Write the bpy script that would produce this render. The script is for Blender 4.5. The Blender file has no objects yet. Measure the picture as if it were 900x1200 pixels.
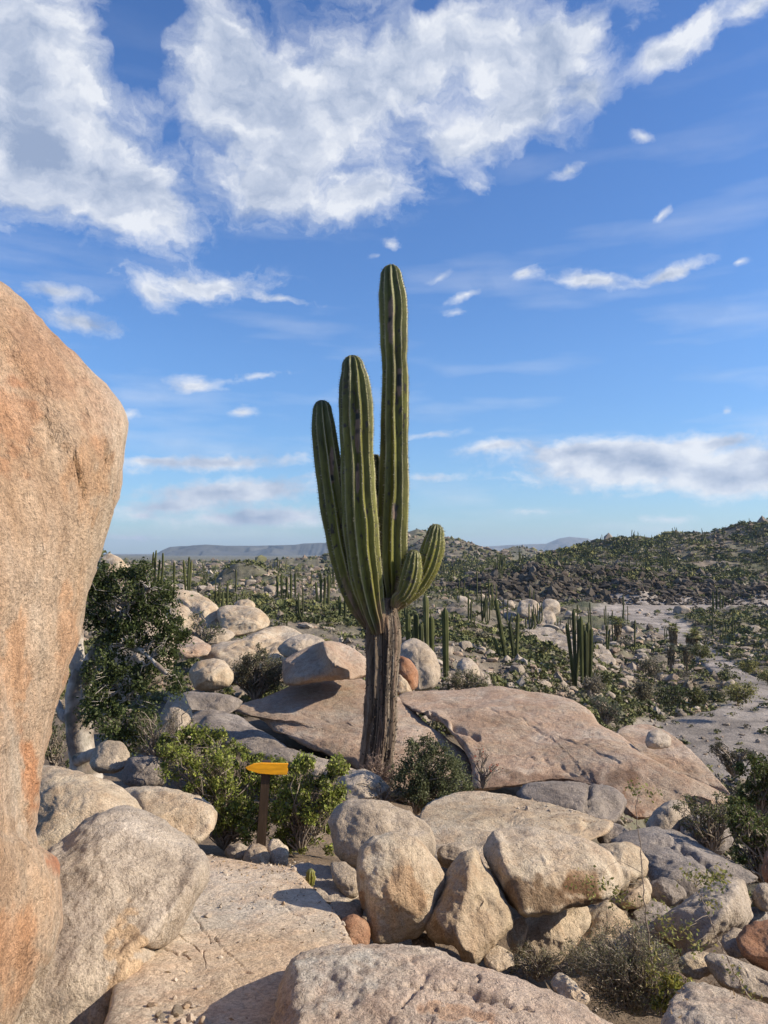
import bpy, math, random
import numpy as np
from math import radians, sin, cos, pi

SC = bpy.context.scene
# ------------------------------------------------------------------ camera
PITCH = radians(3.05)
cam_data = bpy.data.cameras.new("camera")
cam_data.sensor_fit = 'VERTICAL'
cam_data.sensor_height = 36.0
cam_data.lens = 27.0
cam_data.clip_start = 0.05
cam_data.clip_end = 60000
cam = bpy.data.objects.new("camera", cam_data)
cam.rotation_euler = (pi/2 + PITCH, 0, 0)
SC.collection.objects.link(cam)
SC.camera = cam

# ------------------------------------------------------------------ sun + exposure
SUN_EL = radians(31)
SUN_AZ = radians(96)          # compass style: 0 = ahead (+Y), 90 = right (+X)
sun_dir = (sin(SUN_AZ)*cos(SUN_EL), cos(SUN_AZ)*cos(SUN_EL), sin(SUN_EL))
ld = bpy.data.lights.new("sun", 'SUN')
ld.energy = 5.0
ld.angle = radians(0.53)
ld.color = (1.0, 0.88, 0.71)
sun = bpy.data.objects.new("sun", ld)
from mathutils import Vector
sun.rotation_euler = Vector(sun_dir).to_track_quat('Z', 'Y').to_euler()
sun.location = (30, -5, 30)
SC.collection.objects.link(sun)
SC.view_settings.view_transform = 'Standard'
SC.view_settings.look = 'None'
SC.view_settings.gamma = 1
SC.view_settings.exposure = 0.60
SC.view_settings.use_curve_mapping = False
SC.cycles.max_bounces = 6

# ------------------------------------------------------------------ pixel <-> world
CP, SP = cos(PITCH), sin(PITCH)
def P(px, py, Y):
    """world point seen at photo pixel (900x1200 frame), lying Y metres ahead"""
    px = np.asarray(px, float); py = np.asarray(py, float); Y = np.asarray(Y, float)
    cx = (px-450)/900; cz = (600-py)/900
    dy = CP - cz*SP
    s = Y/dy
    return np.stack(np.broadcast_arrays(cx*s, Y, (SP+cz*CP)*s), -1)
def proj(p):
    x, y, z = p[..., 0], p[..., 1], p[..., 2]
    f = y*CP + z*SP; u = -y*SP + z*CP
    return 450+900*x/f, 600-900*u/f

# ------------------------------------------------------------------ noise
def _hash(ix, iy, iz, k):
    h = (ix*374761393 + iy*668265263 + iz*2147483647 + k*1274126177) & 0xFFFFFFFF
    h = ((h ^ (h >> 13))*1274126177) & 0xFFFFFFFF
    h = ((h ^ (h >> 16))*2246822519) & 0xFFFFFFFF
    return (h ^ (h >> 15)) & 0xFFFFFFFF
def vnoise(p, seed=0):
    """value noise -1..1, quintic"""
    p = np.asarray(p, float)
    i = np.floor(p).astype(np.int64); f = p-i
    f = f*f*f*(f*(f*6-15)+10)
    r = 0
    for dx in (0, 1):
        wx = f[:, 0] if dx else 1-f[:, 0]
        for dy in (0, 1):
            wy = f[:, 1] if dy else 1-f[:, 1]
            for dz in (0, 1):
                wz = f[:, 2] if dz else 1-f[:, 2]
                r = r + wx*wy*wz*(_hash(i[:, 0]+dx, i[:, 1]+dy, i[:, 2]+dz, seed)/2147483648.0-1)
    return r
def fbm(p, oct=4, seed=0, gain=0.5):
    a = 1; s = 0; q = np.array(p, float)
    for o in range(oct):
        s = s + a*vnoise(q, seed+o*17); a *= gain; q = q*2.03+11.7
    return s
def sstep(a, b, x):
    t = np.clip((x-a)/(b-a), 0, 1); return t*t*(3-2*t)

# ------------------------------------------------------------------ world: Nishita sky with clouds
def build_world():
    w = bpy.data.worlds.new("World"); SC.world = w; w.use_nodes = True
    nt = w.node_tree; N = nt.nodes; L = nt.links
    N.clear()
    def nd(t, **k):
        n = N.new(t)
        for a, b in k.items(): setattr(n, a, b)
        return n
    def m(op, a, b=None, c=None, clamp=False):
        n = nd('ShaderNodeMath', operation=op, use_clamp=clamp)
        for i, v in enumerate((a, b, c)):
            if v is None: continue
            if isinstance(v, (int, float)): n.inputs[i].default_value = v
            else: L.new(v, n.inputs[i])
        return n.outputs[0]
    out = nd('ShaderNodeOutputWorld'); bg = nd('ShaderNodeBackground')
    bg.inputs['Strength'].default_value = 0.085
    L.new(bg.outputs[0], out.inputs[0])
    sky = nd('ShaderNodeTexSky', sky_type='NISHITA', sun_disc=False)
    sky.sun_elevation = SUN_EL; sky.sun_rotation = SUN_AZ
    sky.altitude = 300; sky.air_density = 1.0; sky.dust_density = 0.3; sky.ozone_density = 1.6
    hsv = nd('ShaderNodeHueSaturation'); hsv.inputs['Saturation'].default_value = 1.12
    L.new(sky.outputs[0], hsv.inputs['Color'])
    tc = nd('ShaderNodeTexCoord')
    sep = nd('ShaderNodeSeparateXYZ'); L.new(tc.outputs['Generated'], sep.inputs[0])
    X, Y, Z = sep.outputs
    az = m('ARCTAN2', X, Y); el = m('ARCSINE', Z)
    comb = nd('ShaderNodeCombineXYZ'); L.new(az, comb.inputs[0]); L.new(el, comb.inputs[1])
    gr = nd('ShaderNodeValToRGB'); g_ = gr.color_ramp.elements
    g_[0].position = 0.0; g_[0].color = (.60, .82, 1.14, 1); g_[1].position = 1.0; g_[1].color = (.62, .82, 1.2, 1)
    x_ = g_.new(.25); x_.color = (.80, 1.04, 1.37, 1); x_ = g_.new(.55); x_.color = (.82, 1.06, 1.44, 1)
    L.new(m('MULTIPLY', el, 1.0, clamp=True), gr.inputs[0])
    mg = nd('ShaderNodeMix', data_type='RGBA', blend_type='MULTIPLY'); mg.inputs[0].default_value = 1
    L.new(hsv.outputs[0], mg.inputs[6]); L.new(gr.outputs[0], mg.inputs[7])
    # warp for ragged edges
    wn = nd('ShaderNodeTexNoise'); wn.inputs['Scale'].default_value = 9; wn.inputs['Detail'].default_value = 9
    wn.inputs['Roughness'].default_value = 0.62
    L.new(comb.outputs[0], wn.inputs['Vector'])
    sub = nd('ShaderNodeVectorMath', operation='SUBTRACT'); L.new(wn.outputs['Color'], sub.inputs[0]); sub.inputs[1].default_value = (.5, .5, .5)
    sc = nd('ShaderNodeVectorMath', operation='MULTIPLY'); L.new(sub.outputs[0], sc.inputs[0]); sc.inputs[1].default_value = (.12, .085, 0)
    # warp fades towards the horizon where clouds are far away
    fade = m('MULTIPLY_ADD', el, 2.2, 0.12, clamp=True)
    sc2 = nd('ShaderNodeVectorMath', operation='SCALE'); L.new(sc.outputs[0], sc2.inputs[0]); L.new(fade, sc2.inputs['Scale'])
    wv = nd('ShaderNodeVectorMath', operation='ADD'); L.new(comb.outputs[0], wv.inputs[0]); L.new(sc2.outputs[0], wv.inputs[1])
    # cloud banks: centre px, centre py, half width, half height, rotation, strength
    blobs = [(45, 165, 215, 125, 5, 1.4), (45, 45, 135, 100, 0, 1.3), (100, 210, 120, 70, 10, .8), (165, 235, 100, 60, 25, 1.0), (-120, 120, 200, 160, 0, 1.1),
             (265, 50, 95, 75, 20, .95), (265, 110, 110, 75, 0, 1.0), (158, 62, 42, 62, 12, -1.1), (200, 150, 26, 60, 18, -.45), (185, 5, 50, 36, 0, -.9), (500, 10, 40, 26, 0, -.6), (720, 20, 26, 40, 0, -.5), (360, 140, 150, 110, 0, 1.15), (450, 90, 140, 95, -15, 1.05), (320, 215, 95, 65, 0, 1.0),
             (430, 235, 85, 45, -10, .95), (560, 55, 130, 80, 0, 1.0), (610, 130, 115, 65, -10, 1.1), (535, 170, 60, 45, 0, .8), (660, 45, 120, 60, -12, .95),
             (695, 105, 45, 40, 0, .8), (400, -60, 260, 90, 0, .9), (815, 38, 95, 34, -28, 1.0), (770, 66, 45, 26, -20, .85), (885, 5, 60, 20, -15, .8), (560, 215, 26, 20, 0, .7),
             (665, 197, 30, 11, -15, .75), (755, 160, 19, 12, 20, .75), (775, 255, 19, 10, -20, .75), (232, 328, 115, 25, -4, .95), (330, 350, 60, 8, 5, .65), (180, 345, 40, 20, 20, .7),
             (65, 342, 60, 14, 3, .8), (98, 377, 60, 17, 6, .85), (228, 452, 46, 16, 3, .9), (285, 483, 22, 12, 0, .75), (458, 287, 18, 11, 0, .7), (440, 300, 18, 8, 0, .5),
             (515, 325, 30, 9, -22, .65), (547, 343, 40, 9, -15, .65), (532, 365, 22, 8, 0, .6), (617, 321, 27, 10, -8, .9), (690, 329, 62, 15, 8, .9), (785, 320, 75, 12, -12, .9), (868, 306, 12, 6, 0, .7),
             (580, 523, 60, 12, -8, .8), (250, 543, 140, 13, -3, 1.0), (270, 576, 150, 20, -4, 1.3), (310, 606, 130, 18, -3, 1.25), (200, 592, 80, 10, 0, .8), (165, 603, 45, 10, 0, .7), (170, 540, 60, 8, 0, .6),
             (745, 546, 205, 36, 0, 1.45), (690, 530, 130, 20, 4, 1.1), (860, 563, 110, 30, 0, 1.3), (840, 520, 80, 14, -4, .8), (780, 608, 45, 9, 0, .6), (905, 535, 60, 20, 0, .9), (850, 483, 12, 9, 0, .6), (950, 560, 90, 34, 0, 1.0),
             (300, 440, 60, 8, -10, .4), (140, 485, 50, 10, 0, .5), (500, 560, 70, 8, 0, .5), (620, 600, 70, 6, 0, .4), (160, 630, 70, 7, 0, .6), (500, 510, 60, 7, -6, .4)]
    sc3 = nd('ShaderNodeVectorMath', operation='SCALE'); L.new(sc2.outputs[0], sc3.inputs[0]); sc3.inputs['Scale'].default_value = .35
    wv2 = nd('ShaderNodeVectorMath', operation='ADD'); L.new(comb.outputs[0], wv2.inputs[0]); L.new(sc3.outputs[0], wv2.inputs[1])
    total = None
    for (px, py, hw, hh, rot, st) in blobs:
        st = st*.82 if hw < 35 else st
        def ae(px, py):
            d = P(px, py, 1.0); return math.atan2(d[0], d[1]), math.atan2(d[2], math.hypot(d[0], d[1]))
        a0, e0 = ae(px, py); a1, _ = ae(px+hw, py); _, e1 = ae(px, py-hh)
        mp = nd('ShaderNodeMapping', vector_type='TEXTURE')
        mp.inputs['Location'].default_value = (a0, e0, 0)
        mp.inputs['Rotation'].default_value = (0, 0, -radians(rot))
        mp.inputs['Scale'].default_value = (abs(a1-a0)*1.25, abs(e1-e0)*1.25, 1)
        L.new((wv if hw > 75 else wv2).outputs[0], mp.inputs[0])
        g = nd('ShaderNodeTexGradient', gradient_type='QUADRATIC_SPHERE'); L.new(mp.outputs[0], g.inputs[0])
        if total is None: total = m('MULTIPLY', g.outputs['Fac'], st*2.0)
        else: total = m('MULTIPLY_ADD', g.outputs['Fac'], st*2.0, total)
    # generic scattered clouds over the part of the sky outside the frame
    pl = nd('ShaderNodeVectorMath', operation='DIVIDE'); L.new(tc.outputs['Generated'], pl.inputs[0])
    zz = m('MAXIMUM', Z, 0.06); cz = nd('ShaderNodeCombineXYZ')
    for i in range(3): L.new(zz, cz.inputs[i])
    L.new(cz.outputs[0], pl.inputs[1])
    on = nd('ShaderNodeTexNoise'); on.inputs['Scale'].default_value = 0.8; on.inputs['Detail'].default_value = 6
    L.new(pl.outputs[0], on.inputs['Vector'])
    generic = m('MULTIPLY_ADD', on.outputs['Fac'], 5.0, -2.45, clamp=True)
    a_out = m('MULTIPLY_ADD', m('ABSOLUTE', az), 4.0, -2.4, clamp=True)
    e_out = m('MULTIPLY_ADD', el, 5.0, -3.4, clamp=True)
    outside = m('MAXIMUM', a_out, e_out)
    total = m('ADD', total, m('MULTIPLY', generic, outside))
    # fine structure
    st = nd('ShaderNodeMapping'); st.inputs['Scale'].default_value = (1, 1.7, 1); L.new(wv.outputs[0], st.inputs[0])
    fn = nd('ShaderNodeTexNoise'); fn.inputs['Scale'].default_value = 13; fn.inputs['Detail'].default_value = 10; fn.inputs['Roughness'].default_value = .6
    L.new(st.outputs[0], fn.inputs['Vector'])
    fine = m('MULTIPLY_ADD', fn.outputs['Fac'], 2.6, -1.3)
    f2 = nd('ShaderNodeTexNoise'); f2.inputs['Scale'].default_value = 48; f2.inputs['Detail'].default_value = 7; f2.inputs['Roughness'].default_value = .6
    L.new(st.outputs[0], f2.inputs['Vector'])
    fine = m('ADD', fine, m('MULTIPLY', m('MULTIPLY_ADD', f2.outputs['Fac'], 2, -1), m('MULTIPLY_ADD', el, -1.6, 1.5)))
    d = m('ADD', total, m('MULTIPLY', fine, .70))
    gate = m('MULTIPLY', total, 5.0, clamp=True)
    mr = nd('ShaderNodeMapRange', interpolation_type='LINEAR')
    mr.inputs['From Min'].default_value = 0.10; mr.inputs['From Max'].default_value = 1.22
    L.new(d, mr.inputs['Value'])
    alpha = m('MULTIPLY', mr.outputs[0], gate)
    alpha = m('MULTIPLY', alpha, 0.94)
    # thin high veil
    vm = nd('ShaderNodeMapping'); vm.inputs['Scale'].default_value = (1.6, 9, 1); vm.inputs['Rotation'].default_value = (0, 0, radians(8)); L.new(comb.outputs[0], vm.inputs[0])
    vn = nd('ShaderNodeTexNoise'); vn.inputs['Scale'].default_value = 2.2; vn.inputs['Detail'].default_value = 7; L.new(vm.outputs[0], vn.inputs['Vector'])
    veil = m('MULTIPLY_ADD', vn.outputs['Fac'], 2.0, -1.02, clamp=True)
    veil = m('MULTIPLY', veil, m('MULTIPLY_ADD', el, -1.6, 1.05, clamp=True))
    alpha = m('MAXIMUM', alpha, veil)
    # colour: thin lit edges white, thick cores grey-blue
    cr = nd('ShaderNodeValToRGB'); e = cr.color_ramp.elements
    e[0].position = 0.25; e[0].color = (6.9, 7.1, 7.5, 1)
    e[1].position = 1.0; e[1].color = (2.6, 3.25, 4.6, 1)
    x = e.new(0.55); x.color = (4.9, 5.35, 6.3, 1)
    sn = nd('ShaderNodeTexNoise'); sn.inputs['Scale'].default_value = 6; sn.inputs['Detail'].default_value = 5; L.new(wv.outputs[0], sn.inputs['Vector'])
    sh = nd('ShaderNodeVectorMath', operation='ADD'); L.new(st.outputs[0], sh.inputs[0]); sh.inputs[1].default_value = (.022, .022, 0)
    fs = nd('ShaderNodeTexNoise'); fs.inputs['Scale'].default_value = 13; fs.inputs['Detail'].default_value = 6; fs.inputs['Roughness'].default_value = .55
    L.new(sh.outputs[0], fs.inputs['Vector'])
    relief = m('MULTIPLY', m('SUBTRACT', fs.outputs['Fac'], fn.outputs['Fac']), 1.5)
    shade = m('ADD', m('MULTIPLY', total, 0.20), m('MULTIPLY_ADD', sn.outputs['Fac'], 1.5, -0.50))
    shade = m('ADD', shade, relief)
    L.new(shade, cr.inputs[0])
    mx = nd('ShaderNodeMix', data_type='RGBA')
    L.new(alpha, mx.inputs[0]); L.new(mg.outputs[2], mx.inputs[6]); L.new(cr.outputs[0], mx.inputs[7])
    L.new(mx.outputs[2], bg.inputs['Color'])
    w.cycles.sampling_method = 'MANUAL'; w.cycles.sample_map_resolution = 512
build_world()

# ------------------------------------------------------------------ object helpers
def tag(o, label=None, cat=None, group=None, kind=None):
    if label: o['label'] = label
    if cat: o['category'] = cat
    if group: o['group'] = group
    if kind: o['kind'] = kind
    return o
def make_mesh(name, V, F, mat=None, smooth=True, col=None, extra=None):
    """F: one int array (M,k) or a list of such arrays"""
    me = bpy.data.meshes.new(name)
    V = np.asarray(V, np.float32)
    Fs = F if isinstance(F, list) else [F]
    me.vertices.add(len(V)); me.vertices.foreach_set('co', V.ravel())
    tot = np.concatenate([np.full(len(f), f.shape[1]) for f in Fs])
    idx = np.concatenate([f.ravel() for f in Fs]).astype(np.int32)
    st = np.concatenate([[0], np.cumsum(tot)[:-1]]).astype(np.int32)
    me.loops.add(len(idx)); me.loops.foreach_set('vertex_index', idx)
    me.polygons.add(len(tot)); me.polygons.foreach_set('loop_start', st)
    me.polygons.foreach_set('loop_total', tot.astype(np.int32))
    me.polygons.foreach_set('use_smooth', np.full(len(tot), smooth))
    if col is not None:
        a = me.attributes.new('Col', 'FLOAT_COLOR', 'POINT')
        c = np.ones((len(V), 4), np.float32); c[:, :3] = col
        a.data.foreach_set('color', c.ravel())
    me.update(calc_edges=True)
    if mat: me.materials.append(mat)
    return me
def link(name, me, parent=None, loc=None):
    o = bpy.data.objects.new(name, me)
    SC.collection.objects.link(o)
    if loc is not None: o.location = tuple(float(v) for v in loc)
    if parent: o.parent = parent
    return o
def obj(name, V, F, mat, parent=None, smooth=True, col=None, origin=None):
    """world-space verts; origin = object location (top level) - children of an Empty take coordinates relative to it"""
    V = np.asarray(V, float)
    if parent is not None: V = V - np.array(parent.location)
    elif origin is not None: V = V - np.asarray(origin)
    me = make_mesh(name, V, F, mat, smooth, col)
    return link(name, me, parent, None if (parent is not None or origin is None) else origin)
def empty(name, loc):
    o = bpy.data.objects.new(name, None); o.location = tuple(float(v) for v in loc)
    o.empty_display_size = .2
    SC.collection.objects.link(o); return o

# ------------------------------------------------------------------ materials
def mat_new(name):
    m = bpy.data.materials.new(name); m.use_nodes = True
    nt = m.node_tree; b = nt.nodes['Principled BSDF']
    b.inputs['Roughness'].default_value = 0.9
    b.inputs['Specular IOR Level'].default_value = 0.25
    return m, nt, b
class NB:
    def __init__(s, nt): s.nt = nt
    def n(s, t, ins=None, **k):
        x = s.nt.nodes.new(t)
        for a, v in k.items(): setattr(x, a, v)
        for a, v in (ins or {}).items():
            if hasattr(v, 'is_linked') or isinstance(v, bpy.types.NodeSocket): s.nt.links.new(v, x.inputs[a])
            else: x.inputs[a].default_value = v
        return x
    def noise(s, vec, scale, detail=6, rough=.55, dist=0):
        return s.n('ShaderNodeTexNoise', {'Vector': vec, 'Scale': scale, 'Detail': detail, 'Roughness': rough, 'Distortion': dist}).outputs['Fac']
    def ramp(s, f, stops):
        r = s.n('ShaderNodeValToRGB', {0: f}); e = r.color_ramp.elements
        while len(e) < len(stops): e.new(.5)
        for q, (p, c) in zip(e, stops):
            q.position = p; q.color = (c if isinstance(c, tuple) else (c, c, c)) + (1,)
        return r.outputs[0]
    def mix(s, f, a, b, blend='MIX'):
        x = s.n('ShaderNodeMix', data_type='RGBA', blend_type=blend)
        for i, v in ((0, f), (6, a), (7, b)):
            if isinstance(v, bpy.types.NodeSocket): s.nt.links.new(v, x.inputs[i])
            elif i == 0: x.inputs[i].default_value = v
            else: x.inputs[i].default_value = tuple(v)+(1,) if len(v) == 3 else v
        return x.outputs[2]
    def math(s, op, a, b=0.0, clamp=False):
        x = s.n('ShaderNodeMath', operation=op, use_clamp=clamp)
        for i, v in ((0, a), (1, b)):
            if isinstance(v, bpy.types.NodeSocket): s.nt.links.new(v, x.inputs[i])
            else: x.inputs[i].default_value = v
        return x.outputs[0]

def rock_mat(name, base, stain, pale, stain_amt=.5, k=1.0, streak=1.0, bump=1.0, lichen=.35):
    """weathered granite. k scales feature frequency"""
    m, nt, b = mat_new(name); B = NB(nt)
    tc = B.n('ShaderNodeTexCoord'); oi = B.n('ShaderNodeObjectInfo')
    off = B.n('ShaderNodeVectorMath', {0: oi.outputs['Random'], 1: (37., 61., 19.)}, operation='MULTIPLY').outputs[0]
    v0 = B.n('ShaderNodeVectorMath', {0: tc.outputs['Object'], 1: off}, operation='ADD').outputs[0]
    v = B.n('ShaderNodeMapping', {0: v0, 'Scale': (k, k, k*streak)}).outputs[0]
    big = B.noise(v, 1.3, 7, .6, .4)
    mid = B.noise(v, 5.5, 8, .62, .3)
    fine = B.noise(v0, 55*k, 5, .7)
    grain = B.noise(v0, 190*k, 2, .6)
    c = B.mix(B.ramp(big, [(.38, 0.), (.62, 1.)]), base, pale)
    sf = B.ramp(mid, [(.47, 0.), (.68, 1.)])
    sf = B.math('MULTIPLY', sf, stain_amt)
    c = B.mix(sf, c, stain)
    lf = B.ramp(B.noise(v, 11, 9, .72, .6), [(.52, 0.), (.64, 1.)])
    big2 = B.ramp(B.noise(v, 2.1, 4, .6), [(.42, 0.), (.6, 1.)])
    lf = B.math('MULTIPLY', B.math('MULTIPLY', lf, big2), lichen)
    c = B.mix(lf, c, (.13, .125, .115))
    c = B.mix(1.0, c, B.ramp(fine, [(.25, .48), (.5, .98), (.75, 1.30)]), 'MULTIPLY')
    c = B.mix(1.0, c, B.ramp(B.noise(v0, 24*k, 6, .75), [(.30, .55), (.43, .96), (.60, 1.05)]), 'MULTIPLY')
    c = B.mix(1.0, c, B.ramp(grain, [(.3, .72), (.5, 1.0), (.7, 1.2)]), 'MULTIPLY')
    sv = B.n('ShaderNodeMapping', {0: v0, 'Scale': (4.5, 4.5, .9)}).outputs[0]
    c = B.mix(1.0, c, B.ramp(B.noise(sv, 2.4, 6, .6), [(.3, .80), (.52, 1.0), (.72, 1.12)]), 'MULTIPLY')
    c = B.mix(1.0, c, B.n('ShaderNodeAttribute', attribute_name='Col').outputs['Color'], 'MULTIPLY')
    nt.links.new(c, b.inputs['Base Color'])
    # relief: fine fractures + pits
    vo = B.n('ShaderNodeTexVoronoi', {'Vector': B.n('ShaderNodeVectorMath', {0: v, 1: B.n('ShaderNodeTexNoise', {'Vector': v, 'Scale': 3., 'Detail': 4.}).outputs['Color']}, operation='ADD').outputs[0], 'Scale': 1.6}, feature='DISTANCE_TO_EDGE').outputs['Distance']
    crack = B.ramp(vo, [(0., 0.), (.012, 1.)])
    pits = B.ramp(B.noise(v, 22, 6, .6), [(.3, 0.), (.5, 1.)])
    h = B.math('ADD', B.math('MULTIPLY', mid, .045), B.math('MULTIPLY', fine, .028))
    h = B.math('ADD', h, B.math('MULTIPLY', pits, .016))
    h = B.math('ADD', h, B.math('MULTIPLY', B.noise(v, 14, 8, .7), .028))
    h = B.math('ADD', h, B.math('MULTIPLY', crack, .0025*min(1, bump)))
    bp = B.n('ShaderNodeBump', {'Height': h, 'Distance': 1.0/k, 'Strength': .8*bump})
    nt.links.new(bp.outputs[0], b.inputs['Normal'])
    return m
M_ROCK = {
 'giant': rock_mat('giant_boulder_rock', (.54, .36, .235), (.47, .30, .18), (.59, .47, .35), .6, 1.0, .30, 1.25, .12),
 'grey': rock_mat('grey_granite', (.40, .325, .245), (.27, .215, .165), (.50, .42, .33), .6, 1.4, .5, 1.0, .55),
 'tan': rock_mat('tan_granite', (.46, .35, .24), (.36, .235, .14), (.54, .45, .33), .5, 1.5, .8, 1.0, .45),
 'pink': rock_mat('pink_granite', (.43, .30, .21), (.36, .225, .15), (.47, .375, .285), .6, 1.3, 1., 1.2, .45),
 'fore': rock_mat('pale_pink_granite', (.50, .39, .30), (.44, .30, .215), (.53, .45, .36), .5, 1.4, 1., 1.1, .25),
 'dark': rock_mat('dark_varnished_granite', (.24, .20, .17), (.15, .13, .115), (.32, .275, .235), .6, 1.2, .8, 1.0, .6),
 'brown': rock_mat('rust_brown_granite', (.30, .14, .07), (.20, .09, .05), (.40, .24, .15), .6, 1.8, 1., 1.0, .2),
 'path': rock_mat('path_bedrock', (.53, .395, .265), (.46, .30, .19), (.50, .42, .32), .5, .9, 1., .6, .15),
 'far': rock_mat('far_granite', (.36, .29, .215), (.23, .185, .145), (.45, .385, .31), .55, .35, 1., .8, .35),
}

def col_mat(name, rough=.85, scale=30, var=.35, trans=0.0, bump=0.0, stretch=1.0, spec=.25):
    m, nt, b = mat_new(name); B = NB(nt)
    at = B.n('ShaderNodeAttribute', attribute_name='Col')
    tc = B.n('ShaderNodeTexCoord')
    v = B.n('ShaderNodeMapping', {0: tc.outputs['Object'], 'Scale': (1, 1, stretch)}).outputs[0]
    nz = B.noise(v, scale, 6, .65)
    c = B.mix(1.0, at.outputs['Color'], B.ramp(nz, [(.25, 1-var), (.75, 1+var)]), 'MULTIPLY')
    nt.links.new(c, b.inputs['Base Color'])
    b.inputs['Roughness'].default_value = rough
    b.inputs['Specular IOR Level'].default_value = spec
    if bump:
        bp = B.n('ShaderNodeBump', {'Height': nz, 'Distance': bump, 'Strength': 1.0})
        nt.links.new(bp.outputs[0], b.inputs['Normal'])
    if trans:
        out = nt.nodes['Material Output']
        tr = B.n('ShaderNodeBsdfTranslucent', {'Color': c})
        ms = B.n('ShaderNodeMixShader', {0: trans, 1: b.outputs[0], 2: tr.outputs[0]})
        nt.links.new(ms.outputs[0], out.inputs['Surface'])
    return m
M_LEAF = col_mat('leaf', .6, 20, .25, .35)
M_TWIG = col_mat('twig_bark', .9, 60, .3)
M_CACT = col_mat('cactus_skin', .55, 26, .30, 0, .006, .35, .4)
M_TRUNK = col_mat('cactus_bark', .95, 22, .55, 0, .035, .18)
M_TREE = col_mat('white_peeling_bark', .9, 14, .4, 0, .02, .7)
M_FARVEG = col_mat('far_foliage', .9, 2, .2)
M_FARROCK = col_mat('far_rubble_rock', .95, 4, .3, 0, .12)

def ground_mat():
    m, nt, b = mat_new('desert_ground'); B = NB(nt)
    at = B.n('ShaderNodeAttribute', attribute_name='Col')
    g = B.n('ShaderNodeNewGeometry'); v = g.outputs['Position']
    a = B.noise(v, .35, 9, .68, .3); f = B.noise(v, 9, 8, .7); gr = B.noise(v, 60, 4, .7)
    c = B.mix(1.0, at.outputs['Color'], B.ramp(a, [(.3, .50), (.5, 1.), (.7, 1.45)]), 'MULTIPLY')
    c = B.mix(1.0, c, B.ramp(f, [(.3, .72), (.7, 1.28)]), 'MULTIPLY')
    c = B.mix(1.0, c, B.ramp(gr, [(.3, .75), (.7, 1.25)]), 'MULTIPLY')
    nt.links.new(c, b.inputs['Base Color'])
    h = B.math('ADD', B.math('MULTIPLY', a, .8), B.math('MULTIPLY', f, .06))
    h = B.math('ADD', h, B.math('MULTIPLY', gr, .01))
    bp = B.n('ShaderNodeBump', {'Height': h, 'Distance': 1.0, 'Strength': .7})
    nt.links.new(bp.outputs[0], b.inputs['Normal'])
    return m
M_GROUND = ground_mat()

# ------------------------------------------------------------------ terrain
YT = np.array([0, 3, 4, 5, 6, 7.4, 9, 11, 13, 16, 20, 30, 45, 60, 80, 100, 130, 160, 200, 400, 1000, 3000, 9000], float)
COLS = np.array([-400, 150, 330, 520, 600, 680, 780, 900, 1300], float)
ZL = [-1.9, -2.12, -2.38, -2.62, -2.78, -2.92, -3.35, -3.7, -3.9, -4.1, -4.3, -4.5, -4.7, -5.1, -5.7, -6.2, -6.8, -7.3, -8, -10, -14, -18, -18]
ZM = [-1.9, -2.2, -2.6, -2.9, -3.1, -3.4, -3.7, -4.0, -4.25, -4.5, -4.7, -5.0, -5.8, -6.5, -7.2, -7.8, -8.4, -8.9, -9.5, -11, -14, -18, -18]
Z6 = [-1.9, -2.3, -2.7, -3.0, -3.25, -3.6, -3.95, -4.3, -4.6, -5.0, -5.6, -6.3, -7.0, -7.7, -9.0, -9.8, -10.6, -11.2, -11.8, -12, -14, -18, -18]
Z68 = [-1.9, -2.4, -2.9, -3.35, -3.65, -3.95, -4.2, -4.8, -5.4, -6.3, -7.1, -8.0, -8.8, -9.6, -10.6, -11.2, -11.8, -12, -12.2, -12.4, -14, -18, -18]
ZR = [-1.9, -2.4, -2.95, -3.4, -3.75, -4.15, -4.5, -5.2, -6.0, -7.6, -9.2, -11., -12.2, -12.2, -12.2, -12.2, -12.3, -12.4, -12.4, -12.6, -14, -18, -18]
ZT = np.array([ZL, ZL, ZL, ZM, Z6, Z68, ZR, ZR, ZR])
def ridge(pts, Yr):
    a = np.array(pts, float); q = P(a[:, 0], a[:, 1], Yr)
    return a[:, 0], q[:, 2], Yr
HILLS = [  # ridge, foot distance, falloff behind, profile exponent, noise amplitude
    (ridge([(460, 712), (505, 694), (540, 684), (575, 674), (622, 664), (650, 664), (706, 666), (761, 670), (830, 683), (900, 689), (1300, 688)], 208), 184, 900, .8, 1.9),
    (ridge([(480, 715), (560, 688), (610, 672), (650, 649), (678, 643), (714, 633), (739, 631), (767, 632), (783, 626), (830, 624), (878, 615), (900, 611), (1000, 603), (1400, 612)], 430), 215, 300, 1.2, 3.2),
    (ridge([(200, 690), (380, 664), (440, 645), (478, 624), (489, 621), (505, 626), (522, 632), (539, 634), (567, 647), (600, 658), (640, 668), (720, 680)], 820), 400, 500, 1.15, 9),
    (ridge([(500, 672), (540, 662), (580, 649), (611, 639), (644, 649), (700, 665)], 1150), 800, 500, 1.1, 8),
    (ridge([(222, 700), (250, 682), (262, 668), (280, 660), (300, 662), (322, 674), (355, 690)], 170), 140, 40, 1.0, 1.5),
    (ridge([(-200, 676), (100, 672), (200, 668), (300, 663), (350, 658), (390, 655), (450, 652), (520, 655), (600, 668)], 950), 500, 900, 1.0, 6),
    (ridge([(-400, 630), (40, 640), (112, 650), (135, 656), (152, 672), (185, 696), (230, 718)], 62), 36, 60, 1.0, .7),
]
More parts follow.
